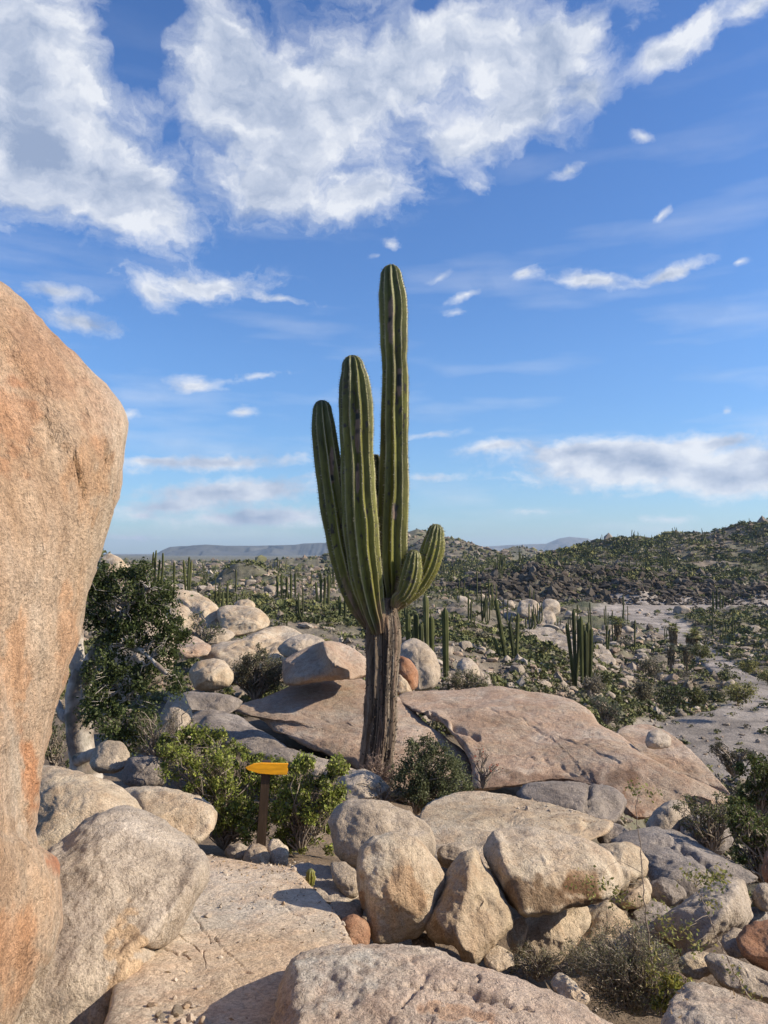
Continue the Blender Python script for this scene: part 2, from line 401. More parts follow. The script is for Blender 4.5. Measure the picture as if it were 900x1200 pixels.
def H(x, y, noise=True):
    x = np.asarray(x, float); y = np.asarray(y, float)
    yy = np.maximum(y, 3.0)
    px = np.clip(450+900*x/yy, -3000, 4000)
    ly = np.log(np.maximum(y, 0)+3); lt = np.log(YT+3)
    t = np.interp(ly, lt, np.arange(len(YT))); c = np.interp(px, COLS, np.arange(len(COLS)))
    ti = np.clip(t.astype(int), 0, len(YT)-2); ci = np.clip(c.astype(int), 0, len(COLS)-2)
    tf = t-ti; cf = c-ci; cf = cf*cf*(3-2*cf)
    z = (ZT[ci, ti]*(1-tf)+ZT[ci, ti+1]*tf)*(1-cf)+(ZT[ci+1, ti]*(1-tf)+ZT[ci+1, ti+1]*tf)*cf
    w = wash_mask(px, y)
    p = np.stack([x, y, x*0], -1)
    if noise:
        r = np.maximum(np.hypot(x, y), 1)
        n1 = fbm(p/7.0, 4, 3); n2 = fbm(p/1.1, 3, 9)
        a1 = np.interp(r, [8, 25, 80, 400], [0.03, .18, .7, 1.4]); a2 = np.interp(r, [2, 10, 30, 100], [.015, .05, .12, .3])
        z = z + (n1*a1+n2*a2)*(1-w*.93)
    for (rp, rz, Yr), Yf, fb, ex, amp in HILLS:
        hz = np.interp(px, rp, rz)
        yn = y
        if noise: yn = y + fbm(p/((Yr-Yf)*.5), 3, int(Yr))*(Yr-Yf)*.10
        win = sstep(rp[0]-1, rp[0]+35, px)*sstep(rp[-1]+1, rp[-1]-35, px)
        s = np.clip((yn-Yf)/(Yr-Yf), 0, 1)**ex
        s = np.where(yn > Yr, np.clip(1-(yn-Yr)/fb, 0, 1), s)
        s = s*win; nz = 0
        if noise:
            f4 = fbm(p/(amp*7), 5, 31+int(Yf)); nz = f4*amp*sstep(0, .3, s)*win*np.where(yn > Yr, .5, 1)*(1-.75*sstep(.75, 1, s))
        zz = -30 + (hz+30)*1.0
        zb = z
        z = np.where((y > Yf*.9) & (hz > zb-2), np.maximum(zb, zb+(hz-zb)*s+nz), z)
    return z
def wash_mask(px, y):
    """pale sand of the dry wash (1 = sand)"""
    # centre line px as function of distance
    lw = np.log(np.maximum(y, 1))
    D = np.log(np.array([40, 47, 55, 62, 70, 80, 95, 112, 130, 150, 168, 180, 190.]))
    cl = np.interp(lw, D, [860, 865, 870, 900, 890, 850, 822, 795, 775, 745, 745, 830, 830])
    hw = np.interp(lw, D, [0, 130, 125, 60, 30, 20, 16, 18, 34, 42, 52, 130, 130])
    hw = np.where((y < 36) | (y > 190), 0.001, hw)
    w1 = sstep(1.15, .8, np.abs(px-cl)/np.maximum(hw, .01))
    return np.where((y < 36) | (y > 190), 0, w1)

def build_ground():
    fr = np.radians(np.linspace(-36, 36, 560))
    side = np.radians(np.linspace(36, 324, 90))[1:-1]
    ang = np.concatenate([fr, side])
    rad = np.concatenate([[0.3], np.exp(np.linspace(np.log(1.0), np.log(25), 110)), np.exp(np.linspace(np.log(25), np.log(1400), 330))[1:], np.exp(np.linspace(np.log(1400), np.log(16000), 30))[1:]])
    A, R = np.meshgrid(ang, rad)
    x = (np.sin(A)*R).ravel(); y = (np.cos(A)*R).ravel()
    z = H(x, y)
    V = np.stack([x, y, z], -1)
    na = len(ang); nr = len(rad)
    i = np.arange(na); j = (i+1) % na
    F = np.concatenate([np.stack([k*na+i, (k+1)*na+i, (k+1)*na+j, k*na+j], -1) for k in range(nr-1)])
    F = F[:, ::-1]
    px = 450+900*x/np.maximum(y, 3); w = wash_mask(px, y)
    r = np.hypot(x, y)
    p = V*[1, 1, 1]
    n = fbm(p/12., 4, 77); n3 = fbm(p/2.5, 3, 78)
    soil = np.array([.17, .125, .085]); sand = np.array([.285, .25, .218]); scrub = np.array([.085, .092, .048]); rk = np.array([.19, .155, .12])
    near = sstep(30, 8, r)[:, None]
    g = np.clip(.42+n*.5+n3*.3, 0, 1)[:, None]
    c = rk*(1-g)+scrub*g
    far = sstep(250, 900, r)[:, None]
    c = c*(1-far)+(scrub*1.15*.6+rk*.4)*far
    c = c*(1-near)+soil*near
    c = c*(1-w[:, None])+sand*(1+.28*fbm(p/[3.5, 9, 1], 4, 55)[:, None])*w[:, None]
    o = obj('ground', V, F, M_GROUND, None, True, c)
    tag(o, kind='structure', label='rocky desert ground with scrub and a pale dry wash')
build_ground()

def build_far(name, label, pts, Yr, Yf, base, col, amp, back=1500, cliff=False):
    a = np.array(pts, float)
    xs = np.linspace(a[0, 0], a[-1, 0], 500)
    rows = np.interp(xs, a[:, 0], a[:, 1])
    ts = np.concatenate([np.linspace(0, 1, 26), [1.25, 1.6, 2.0]])
    V = []
    for t in ts:
        Yd = Yf+(Yr-Yf)*min(t, 1)+max(0, t-1)*back
        zr = P(xs, rows, Yr)[:, 2]
        s = t if t <= 1 else max(0, 1-(t-1)*1.0)
        if cliff and t <= 1: s = np.interp(t, [0, .55, .8, .86, .97, 1], [0, .25, .55, .93, 1, 1])
        x = (xs-450)/900*Yd
        z = base+(zr-base)*s
        q = np.stack([x, np.full_like(x, Yd), z], -1)
        n = fbm(q*[1, .6, .2]/(amp*9), 5, 5)
        q[:, 2] += n*amp*(0 if t == 0 else 1)*np.sin(min(t, 1)*pi*.93)*(1 if t < 1 else .15)
        q[:, 1] += (np.abs(fbm(q*[1, 0, 0]/(amp*6), 4, 6)))*(Yr-Yf)*.25*np.sin(min(t, 1)*pi)
        V.append(q)
    V = np.concatenate(V); n = len(xs); i = np.arange(n-1)
    F = np.concatenate([np.stack([k*n+i, k*n+i+1, (k+1)*n+i+1, (k+1)*n+i], -1) for k in range(len(ts)-1)])
    nn = fbm(V/(amp*4), 4, 9)[:, None]
    o = obj(name, V, F, M_GROUND, None, True, np.array(col)*(1+nn*.4))
    tag(o, kind='structure', label=label)
build_far('mesa', 'long flat topped mesa on the horizon left of the tall cactus', [(60, 668), (105, 655), (140, 652), (165, 654), (178, 652), (190, 645), (199, 641), (212, 640), (237, 639.5), (300, 639.5), (340, 638.5), (383, 637.8), (460, 637.5), (520, 641), (560, 650), (600, 662)], 6000, 4800, -20, (.055, .055, .05), 30, cliff=True)
build_far('distant_mountain', 'low blue mountain on the horizon right of the tall cactus', [(520, 652), (560, 643), (569, 640.5), (600, 638.5), (625, 637.5), (640, 637), (655, 631), (667, 629), (689, 631), (700, 637), (730, 641), (800, 650), (860, 660)], 9000, 7500, -20, (.08, .075, .07), 45)

# ------------------------------------------------------------------ rocks from outlines
def closed_spline(pts, n):
    p = np.array(pts, float)
    m = len(p); out = []
    for i in range(m):
        p0, p1, p2, p3 = p[i-1], p[i], p[(i+1) % m], p[(i+2) % m]
        t = np.linspace(0, 1, 12, endpoint=False)[:, None]
        c = .5*((2*p1)+(-p0+p2)*t+(2*p0-5*p1+4*p2-p3)*t**2+(-p0+3*p1-3*p2+p3)*t**3)
        l = p1+(p2-p1)*t
        out.append(c*.6+l*.4)
    q = np.concatenate(out); q = np.vstack([q, q[:1]])
    d = np.concatenate([[0], np.cumsum(np.hypot(*np.diff(q, axis=0).T))])
    s = np.linspace(0, d[-1], n, endpoint=False)
    return np.stack([np.interp(s, d, q[:, 0]), np.interp(s, d, q[:, 1])], -1), d[-1]
def normals(V, F):
    a = V[F[:, 0]]; b = V[F[:, 1]]; c = V[F[:, 2]]; d = V[F[:, 3]]
    fn = np.cross(c-a, d-b)
    N = np.zeros_like(V)
    for k in range(4): np.add.at(N, F[:, k], fn)
    l = np.linalg.norm(N, axis=1, keepdims=True); return N/np.maximum(l, 1e-12)
def seg_dist(q, line):
    line = np.array(line, float); best = np.full(len(q), 1e9)
    for a, b in zip(line[:-1], line[1:]):
        ab = b-a; t = np.clip(((q-a)@ab)/(ab@ab), 0, 1)
        best = np.minimum(best, np.hypot(*(q-a-t[:, None]*ab).T))
    return best
ROCKN = [0]
def rock(label, pts, Ytop, Ybot=None, bf=None, bb=None, mat='tan', p=2.2, xt=0.0, c=None, cuts=4, rough=.05, cracks=(), ridges=(), seed=None,
         name='boulder', cat='boulder', group=None, step=3.2, keep=.8, strata=0.0, stains_and_shading=(), pits=0.0, fine=1.0):
    ROCKN[0] += 1; seed = ROCKN[0]*13 if seed is None else seed
    rng = np.random.default_rng(seed)
    Ybot = Ytop if Ybot is None else Ybot
    if Ytop > 15.5 and cuts == 4: cuts = 5; rough = max(rough, .075)
    pts = np.array(pts, float)
    o, per = closed_spline(pts, 64)
    cen = o.mean(0) if c is None else np.array(c, float)
    Rm = np.hypot(*(o-cen).T).max()
    n = int(np.clip(per/step, 40, 420)); k = int(np.clip(Rm/step, 10, 150))
    o, _ = closed_spline(pts, n)
    # keep the outline star-shaped round its centre so the shell never folds
    dv = o-cen; th_ = np.unwrap(np.arctan2(dv[:, 1], dv[:, 0])); sg = 1 if th_[-1] > th_[0] else -1; th_ = th_*sg; ra_ = np.hypot(*dv.T)
    e3 = np.concatenate([th_-2*pi, th_, th_+2*pi]); hi = np.maximum.accumulate(e3); lo_ = np.minimum.accumulate(e3[::-1])[::-1]
    e3 = (hi+lo_)/2; kw = max(3, n//45); e3 = np.convolve(np.pad(e3, kw, mode='edge'), np.ones(2*kw+1)/(2*kw+1), 'valid')
    fold = (hi-lo_) > 1e-6; fold = np.convolve(fold.astype(float), np.ones(2*kw+1), 'same') > 0
    t3 = np.where(fold, e3, np.concatenate([th_-2*pi, th_, th_+2*pi]))[n:2*n]*sg
    o = cen+ra_[:, None]*np.stack([np.cos(t3), np.sin(t3)], -1)
    py0, py1 = pts[:, 1].min(), pts[:, 1].max()
    Ym = (Ytop+Ybot)/2
    size = (pts.max(0)-pts.min(0)).mean()/900*Ym       # metres
    bf = size*.32 if bf is None else bf; bb = size*.4 if bb is None else bb
    def plane(q):
        t = (q[:, 1]-py0)/(py1-py0)
        return 1/np.maximum(.0005, 1/Ytop+(1/Ybot-1/Ytop)*t)+xt*(q[:, 0]-cen[0])/100
    # front rings: r from 0..1 (denser near rim)
    rs = np.sin(np.linspace(0, 1, k+1)[1:]*pi/2)
    rs = .5*rs+.5*np.linspace(0, 1, k+1)[1:]
    kb = max(5, k//3)
    rb = np.linspace(1, 0, kb+1)[1:-1]
    RR = np.concatenate([[0], np.repeat(rs, n), np.repeat(rb, n), [0]]); WR = (1-np.clip(RR, 0, 1)**7)
    Q = [cen[None]]; D = [plane(cen[None])-bf]
    for r in rs:
        q = cen+(o-cen)*r; Q.append(q); D.append(plane(q)-bf*max(0, 1-r**p)**(1/p))
    for r in rb:
        q = cen+(o-cen)*r; Q.append(q); D.append(plane(q)+bb*(1-r**2.2)**(1/2.2))
    Q.append(cen[None]); D.append(plane(cen[None])+bb)
    Q = np.concatenate(Q); D = np.maximum(np.concatenate(D), .4)
    for line, w, dep in ridges:                        # raised (dep>0) or sunken folds
        D = D-dep*np.exp(-(seg_dist(Q, line)/w)**2)
    V = P(Q[:, 0], Q[:, 1], D)
    nr = k+len(rb)
    i = np.arange(n); j = (i+1) % n
    F = [np.stack([np.zeros(n, int), 1+i, 1+j, np.zeros(n, int)], -1)]
    T = np.stack([np.zeros(n, int), 1+j, 1+i], -1)
    G = np.concatenate([np.stack([1+a*n+i, 1+a*n+j, 1+(a+1)*n+j, 1+(a+1)*n+i], -1) for a in range(nr-1)])
    last = len(V)-1; b0 = 1+(nr-1)*n
    T2 = np.stack([b0+i, b0+j, np.full(n, last)], -1)
    ctr = V.mean(0)
    # chiselled facets
    for q in range(cuts):
        d = rng.normal(size=3); d[1] = -abs(d[1])*.9-.2; d[2] += .35; d /= np.linalg.norm(d)
        s = (V-ctr)@d; mx = s.max(); lim = mx*rng.uniform(.66, .86)
        t = np.maximum(0, s-lim); V = V-d*(t*keep*WR)[:, None]
    allF = np.vstack([G, np.c_[T, T[:, 2:]], np.c_[T2, T2[:, 2:]]])
    Nn = normals(V, allF)
    if (Nn*(V-ctr)).sum() < 0: Nn = -Nn
    L = max(size, .05)
    s3 = V/L+seed*3.7
    dsp = fbm(s3*1.6, 3, seed)*1.0 + (.5-np.abs(fbm(s3*3.3, 4, seed+5)))*.45 + fbm(s3*9, 4, seed+9)*.16
    d2 = fbm(V*9+seed, 4, seed+3)*.010+fbm(V*28+seed, 3, seed+4)*.0045
    V = V+Nn*(dsp*L*rough*(.3+.7*WR)+fine*d2*min(1, Ym/3))[:, None]
    if strata:
        V = V+Nn*((np.abs(vnoise(np.c_[V[:, 0]*.6, V[:, 1]*.6, V[:, 2]*6/L+fbm(V*1.5/L, 2, 3)], seed))-.4)*strata*L)[:, None]
    for line, w, dep in cracks:
        g = np.exp(-(seg_dist(Q+np.c_[vnoise(np.c_[Q/9, Q[:, :1]*0], seed)*3, vnoise(np.c_[Q/9, Q[:, :1]*0+9], seed)*3], line)/w)**2)
        g[1+k*n:] = 0
        V = V-Nn*(g*dep)[:, None]
    if pits:
        V = V-Nn*(np.maximum(0, fbm(V*[22, 22, 30]+seed, 3, seed+2)-.25)*pits)[:, None]
    col = np.ones((len(V), 3))
    for (sx, sy, rx, ry, c3) in stains_and_shading:  # mostly rock stains
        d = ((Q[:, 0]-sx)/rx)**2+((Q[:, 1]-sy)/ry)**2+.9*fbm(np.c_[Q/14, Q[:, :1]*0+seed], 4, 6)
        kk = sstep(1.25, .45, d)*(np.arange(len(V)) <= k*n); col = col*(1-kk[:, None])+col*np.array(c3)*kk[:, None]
    tone = fbm(V*[1.3, 1.3, .8]+seed*1.7, 3, 44)[:, None]
    col = col*(1+tone*np.array([.10, .13, .18]))
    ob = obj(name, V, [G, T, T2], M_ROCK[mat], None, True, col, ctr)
    tag(ob, label, cat, group)
    return ob

rock('giant smooth orange tan boulder towering at the left edge of the photo, overhanging the rocks',
     [(-120, 262), (0, 328), (30, 352), (60, 384), (100, 424), (130, 455), (146, 478), (152, 503), (149, 535), (147, 562), (138, 602), (125, 642), (110, 690), (98, 740), (80, 800), (64, 845), (54, 885), (47, 925), (42, 960), (44, 990), (66, 1006), (71, 1040), (72, 1078), (58, 1116), (33, 1152), (10, 1203), (-30, 1290), (-160, 1420), (-460, 1500), (-800, 1300), (-900, 800), (-800, 400), (-450, 240)],
     3.1, 2.1, .7, 1.6, 'giant', 3.2, .32, (-330, 840), 0, .022, step=4.5,
     cracks=[([(85, 535), (88, 548), (92, 560), (101, 588)], 1.3, .03), ([(125, 522), (129, 548)], 1.4, .03), ([(50, 478), (56, 500), (64, 520)], 1.2, .02), ([(38, 870), (36, 912)], 2.2, .03), ([(36, 950), (38, 990)], 2.2, .03)],
     ridges=[([(0, 380), (60, 450), (100, 540)], 14, .05)],
     stains_and_shading=[(37, 905, 8, 50, (1.0, .72, .56)), (12, 900, 26, 80, (1.05, 1.12, 1.2)), (62, 1010, 12, 16, (.95, .65, .55)), (10, 1110, 40, 60, (1.05, .9, .8)), (100, 560, 30, 50, (1.0, .88, .78)), (50, 420, 50, 50, (.92, .86, .84)), (60, 690, 26, 80, (1.10, 1.14, 1.18)), (15, 620, 26, 70, (1.08, 1.10, 1.12)), (25, 790, 16, 60, (1.0, .84, .72)), (80, 740, 12, 60, (1.04, .9, .8)), (120, 480, 20, 50, (.93, .88, .86)), (5, 500, 40, 50, (1.0, .86, .78)), (45, 1060, 20, 50, (1.1, 1.05, 1.0))])
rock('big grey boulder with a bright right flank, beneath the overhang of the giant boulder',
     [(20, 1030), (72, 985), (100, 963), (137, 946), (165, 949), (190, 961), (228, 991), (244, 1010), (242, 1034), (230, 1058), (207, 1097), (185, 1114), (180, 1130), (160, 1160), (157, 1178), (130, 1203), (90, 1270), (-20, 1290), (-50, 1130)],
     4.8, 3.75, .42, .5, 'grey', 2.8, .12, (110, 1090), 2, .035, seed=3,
     ridges=[([(236, 1008), (222, 1045), (190, 1078), (160, 1110), (148, 1150), (125, 1200)], 12, .07), ([(72, 990), (137, 950)], 12, -.04)],
     cracks=[([(165, 1113), (183, 1113)], 2, .03), ([(146, 1157), (160, 1161)], 2, .03)],
     stains_and_shading=[(150, 1130, 22, 60, (1.15, 1.0, .82)), (85, 1080, 30, 50, (.85, .85, .88)), (70, 1140, 18, 60, (.8, .78, .78))])  # right flank: fresh orange rock plus sunlight painted into the colour
rock('wide pale boulder behind the big grey one, left of the path', [(10, 905), (55, 896), (83, 902), (113, 910), (143, 923), (163, 941), (170, 962), (150, 1000), (80, 1010), (0, 1000)], 7.2, 6.2, .5, .7, 'tan', 2.2)
rock('low pale boulder disappearing under the green bush', [(140, 928), (160, 922), (187, 922), (213, 927), (238, 937), (252, 951), (249, 972), (232, 986), (190, 985), (150, 970)], 7.7, 7.0, .35, .5, 'tan', 2.4)
# bedrock path with its cracks
rock('smooth tan bedrock path with cracks in the bottom left', [(150, 1020), (170, 992), (245, 1003), (300, 1013), (340, 1018), (372, 1046), (396, 1072), (412, 1102), (425, 1140), (450, 1240), (350, 1330), (120, 1380), (90, 1280), (126, 1190), (140, 1110)],
     7.0, 2.35, .12, .5, 'path', 5, 0, (240, 1140), 0, .012, step=2.2, name='rock_slab', cat='rock slab', fine=.22,
     cracks=[([(222, 1068), (236, 1088), (247, 1106)], 0.63, 0.0105), ([(207, 1092), (228, 1110), (236, 1118)], 0.63, 0.0105), ([(252, 1095), (262, 1118), (271, 1124), (287, 1146), (296, 1147)], 0.71, 0.0118),
             ([(317, 1058), (340, 1067), (359, 1078)], 0.79, 0.0118), ([(283, 1097), (298, 1101), (322, 1102)], 0.59, 0.0068), ([(180, 1113), (205, 1118), (221, 1127)], 0.87, 0.0136), ([(240, 1118), (243, 1140)], 0.55, 0.0068), ([(268, 1144), (273, 1163)], 0.55, 0.0068), ([(300, 1165), (318, 1170), (325, 1172)], 0.55, 0.0068)],
     ridges=[([(330, 1035), (360, 1045), (420, 1050)], 10, -.05), ([(175, 1140), (230, 1128), (260, 1150)], 12, .03)])
rock('rounded tan stone at the foot of the signpost', [(284, 1008), (288, 996), (297, 989), (308, 991), (317, 1001), (315, 1014), (305, 1020), (291, 1018)], 7.1, 6.9, .12, .15, 'tan', cuts=3, step=2, name='stone', cat='stone')
rock('small grey stone left of the rounded stone under the signpost', [(263, 998), (268, 990), (280, 988), (290, 993), (291, 1006), (280, 1013), (268, 1009)], 7.25, 7.15, .1, .12, 'grey', cuts=3, step=2, name='stone', cat='stone')
rock('upright split stone with a white top, right of the signpost', [(314, 992), (318, 984), (326, 983), (335, 991), (338, 996), (337, 1014), (325, 1018), (317, 1010)], 7.2, 7.0, .1, .14, 'tan', cuts=4, step=2, name='stone', cat='stone')
rock('flat shaded rock lying across the path by the small cactus stub', [(326, 1030), (340, 1017), (362, 1011), (390, 1016), (415, 1034), (422, 1050), (395, 1062), (350, 1048), (332, 1044)], 6.7, 5.7, .1, .2, 'grey', 3)
rock('small grey rock in the shadow, left of the round upright boulder', [(376, 1070), (390, 1058), (412, 1055), (426, 1064), (422, 1086), (398, 1092), (380, 1086)], 5.3, 5.0, .14, .15, 'grey', step=2.2)
rock('small brown rock wedged at the foot of the round upright boulder', [(392, 1092), (399, 1077), (414, 1071), (428, 1076), (434, 1090), (432, 1110), (415, 1112), (396, 1104)], 4.95, 4.8, .13, .15, 'brown', cuts=5, step=2.2)
rock('rounded upright boulder balanced in the middle foreground', [(417, 1022), (421, 995), (436, 980), (463, 976), (488, 979), (506, 998), (519, 1025), (517, 1048), (507, 1074), (490, 1094), (463, 1107), (440, 1109), (433, 1093), (430, 1073), (420, 1050)],
     5.35, 5.1, .30, .3, 'tan', 2.2, .08, None, 3, .035, seed=21, step=2.4, ridges=[([(425, 1010), (440, 1060), (445, 1105)], 9, .05)],
     stains_and_shading=[(475, 1045, 22, 28, (.92, .80, .70)), (445, 1000, 20, 30, (1.06, 1.1, 1.15)), (424, 1060, 7, 30, (.8, .6, .45))])
rock('wide grey topped boulder right behind the round upright one', [(385, 965), (393, 947), (410, 937), (437, 936), (467, 944), (497, 959), (509, 974), (512, 1000), (490, 1022), (440, 1022), (413, 1017), (394, 1001)], 6.8, 6.3, .3, .4, 'grey', 2.4, 0, None, 4, .04, step=2.6)
rock('small round grey boulder between two larger foreground boulders', [(513, 1000), (518, 990), (532, 986), (545, 992), (548, 1008), (535, 1018), (518, 1014)], 6.7, 6.5, .15, .2, 'grey', step=2.2)
rock('pointed tan boulder with a folded face, beside the round upright boulder', [(543, 999), (556, 993), (572, 1018), (590, 1047), (600, 1073), (598, 1090), (573, 1117), (557, 1133), (540, 1124), (533, 1111), (507, 1103), (498, 1088), (500, 1072), (513, 1055), (521, 1027), (532, 1007)],
     5.5, 4.9, .26, .35, 'tan', 2.3, .05, (550, 1070), 3, .04, seed=8, step=2.4, ridges=[([(548, 1010), (552, 1045), (545, 1075), (538, 1112)], 8, .07), ([(560, 1055), (546, 1085)], 6, -.05)])
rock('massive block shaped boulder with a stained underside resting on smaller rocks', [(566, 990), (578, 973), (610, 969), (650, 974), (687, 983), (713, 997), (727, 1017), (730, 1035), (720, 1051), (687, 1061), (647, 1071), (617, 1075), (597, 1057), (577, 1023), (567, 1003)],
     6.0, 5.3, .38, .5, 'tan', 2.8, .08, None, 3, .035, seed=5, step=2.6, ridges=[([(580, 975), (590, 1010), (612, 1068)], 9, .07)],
     stains_and_shading=[(640, 1050, 66, 24, (.50, .43, .37)), (690, 1038, 30, 20, (.68, .56, .46)), (640, 990, 60, 16, (1.05, 1.07, 1.1))])
rock('long pale slab behind the massive block shaped boulder', [(490, 962), (500, 941), (530, 928), (555, 926), (600, 932), (650, 943), (687, 954), (718, 963), (714, 974), (697, 984), (620, 1012), (540, 1020), (500, 1005)], 9.6, 7.0, .2, .5, 'tan', 3.2, 0, None, 2, .03, name='rock_slab', cat='rock slab')
rock('dark grey fluted boulder under the edge of the large pink slab', [(605, 930), (615, 919), (640, 916), (673, 917), (697, 919), (720, 923), (736, 937), (731, 953), (720, 966), (690, 962), (640, 950), (612, 942)], 10.3, 9.6, .4, .6, 'dark', 3, 0, None, 3, .05, cracks=[([(693, 920), (690, 955)], 3, .06)], strata=.02)
rock('huge pink slab sloping down to the right behind the cactus', [(462, 818), (480, 811), (533, 810), (583, 805), (617, 811), (644, 814), (672, 822), (692, 836), (702, 850), (723, 861), (755, 886), (789, 908), (830, 921), (856, 932), (848, 946), (815, 940), (795, 950), (778, 956), (745, 962), (702, 929), (660, 918), (600, 924), (556, 926), (550, 892), (520, 850), (480, 832)],
     19.0, 11.4, .75, 1.8, 'pink', 3.2, 0, (645, 858), 0, .024, name='rock_slab', cat='rock slab', step=2.8,
     ridges=[([(470, 818), (510, 838), (545, 868)], 9, .25)],
     cracks=[([(500, 835), (530, 850), (560, 862)], 3, .15), ([(520, 822), (600, 842), (690, 876), (760, 918)], 1.1, .022), ([(560, 872), (620, 882), (690, 905), (730, 935)], 1.2, .03)], stains_and_shading=[(640, 912, 95, 11, (.55, .5, .47)), (740, 950, 20, 26, (.75, .6, .5))])  # dark band along the lower edge is the undercut's shadow, painted in
rock('pitted tan slab on the far right side of the huge pink slab', [(722, 858), (732, 850), (755, 847), (777, 854), (799, 870), (821, 890), (840, 911), (857, 932), (835, 930), (812, 924), (785, 906), (755, 886), (735, 872)], 16.4, 12.8, .15, .8, 'pink', 2.6, 0, None, 2, .04, name='rock_slab', cat='rock slab')
rock('small pale boulder perched on the pitted tan slab', [(756, 868), (760, 858), (772, 855), (785, 862), (786, 874), (772, 878), (759, 876)], 14.4, 14.0, .2, .3, 'grey', step=2.2)
rock('large pink slab rising behind the cactus trunk', [(272, 828), (310, 817), (343, 803), (387, 795), (413, 793), (433, 799), (467, 816), (483, 829), (500, 846), (525, 866), (545, 881), (557, 899), (556, 920), (540, 938), (480, 945), (430, 912), (407, 895), (380, 887), (347, 870), (320, 857), (308, 842), (280, 838)],
     19.0, 12.9, .7, 1.8, 'pink', 2.6, 0, (430, 860), 0, .022, name='rock_slab', cat='rock slab', step=2.8,
     cracks=[([(300, 852), (340, 872), (385, 892), (425, 908)], 2.5, .18), ([(300, 830), (350, 832), (420, 850), (500, 880)], 1.2, .025)], stains_and_shading=[(380, 830, 70, 26, (.84, .88, .92)), (470, 890, 40, 20, (.95, .9, .85))])
rock('low layered rock ledge left of the large pink slab', [(218, 842), (235, 834), (262, 835), (287, 842), (312, 860), (336, 876), (362, 886), (384, 896), (350, 903), (300, 893), (258, 872), (230, 856)], 15.0, 12.0, .35, .8, 'dark', 2.6, 0, None, 3, .05, strata=.04, name='rock_slab', cat='rock slab')
rock('flat grey ledge under the small gray bush on the left', [(200, 822), (220, 810), (262, 812), (285, 822), (270, 836), (230, 836), (205, 834)], 16.5, 15.5, .4, .7, 'dark', 2.6, strata=.04, name='rock_slab', cat='rock slab')
rock('small pale boulder at the left foot of the cactus', [(392, 925), (402, 908), (425, 902), (446, 910), (458, 926), (440, 938), (405, 938)], 11.6, 11.0, .3, .4, 'grey', step=2.4)
rock('long pale rock between the green bush and the cactus foot', [(340, 890), (365, 886), (395, 893), (420, 904), (400, 915), (360, 908)], 12.6, 11.6, .3, .4, 'grey', step=2.4)
rock('round tan boulder left of the grey thorny bush', [(221, 788), (230, 775), (250, 771), (264, 775), (273, 790), (269, 804), (247, 809), (228, 807)], 18, 17.4, .5, .7, 'tan', step=2.2)
rock('broad domed boulder behind the grey thorny bush', [(235, 770), (253, 755), (287, 747), (310, 736), (333, 733), (352, 740), (365, 760), (350, 795), (300, 803), (255, 795)], 24, 20, .8, 1.5, 'tan', 2.4, step=2, cracks=[([(262, 770), (285, 762), (310, 768), (340, 764)], 1.3, .05)])
rock('rounded cap boulder between the dome and the angular boulder', [(325, 760), (340, 747), (360, 743), (377, 748), (383, 758), (362, 768), (335, 770)], 20.5, 19.6, .5, .8, 'grey', step=2.2)
rock('angular boulder with a shaded left face and bright right face near the cactus trunk', [(331, 775), (345, 765), (362, 758), (380, 751), (400, 753), (415, 760), (432, 774), (433, 792), (413, 797), (387, 798), (345, 804), (332, 800)],
     18.5, 17.0, .7, 1.0, 'pink', 2.3, 0, None, 2, .03, ridges=[([(380, 752), (392, 775), (408, 797)], 9, .9)], step=2.4)
rock('large rounded boulder topping the left hillside', [(192, 715), (197, 697), (210, 691), (233, 694), (254, 708), (268, 730), (270, 742), (240, 750), (205, 742)], 31, 28, 1.0, 1.8, 'tan', step=1.8, cracks=[([(204, 700), (215, 704), (228, 712), (240, 728)], 1.4, .07), ([(222, 716), (236, 722)], 1.3, .05)], strata=.03)
rock('rounded boulder right of the hillside top boulder', [(254, 716), (262, 709), (285, 709), (303, 713), (314, 723), (316, 733), (300, 741), (275, 746), (258, 735)], 29, 27, .8, 1.6, 'tan', step=1.8, cracks=[([(262, 722), (280, 720), (300, 726)], 1.3, .05)], cuts=5, rough=.05, strata=.03)
rock('small boulder behind the two hillside boulders', [(272, 712), (278, 704), (290, 702), (299, 708), (297, 717), (280, 718)], 33, 32, .5, .8, 'tan', step=2)
rock('low rock below the hillside top boulder', [(228, 742), (240, 736), (262, 736), (276, 744), (262, 754), (236, 754)], 27, 26, .6, .8, 'grey', step=2)
rock('orange slab left of the broad domed boulder', [(196, 760), (206, 747), (225, 745), (247, 756), (243, 768), (215, 772)], 22, 20, .5, .8, 'pink', step=2.2, name='rock_slab', cat='rock slab')
rock('white boulder right behind the cactus trunk', [(466, 770), (471, 755), (483, 748), (500, 755), (511, 770), (516, 792), (509, 807), (490, 812), (470, 800)], 23, 21.5, .6, .9, 'grey', step=2.2)
rock('broken rust brown boulder just right of the cactus trunk', [(463, 772), (470, 768), (481, 774), (490, 787), (489, 805), (480, 811), (466, 804)], 20, 19.4, .4, .6, 'brown', step=2, cuts=5)
rock('pale triangular rock at the base of the rust brown boulder', [(462, 798), (468, 790), (478, 800), (484, 813), (470, 816), (462, 812)], 19, 18.6, .3, .4, 'tan', step=2)
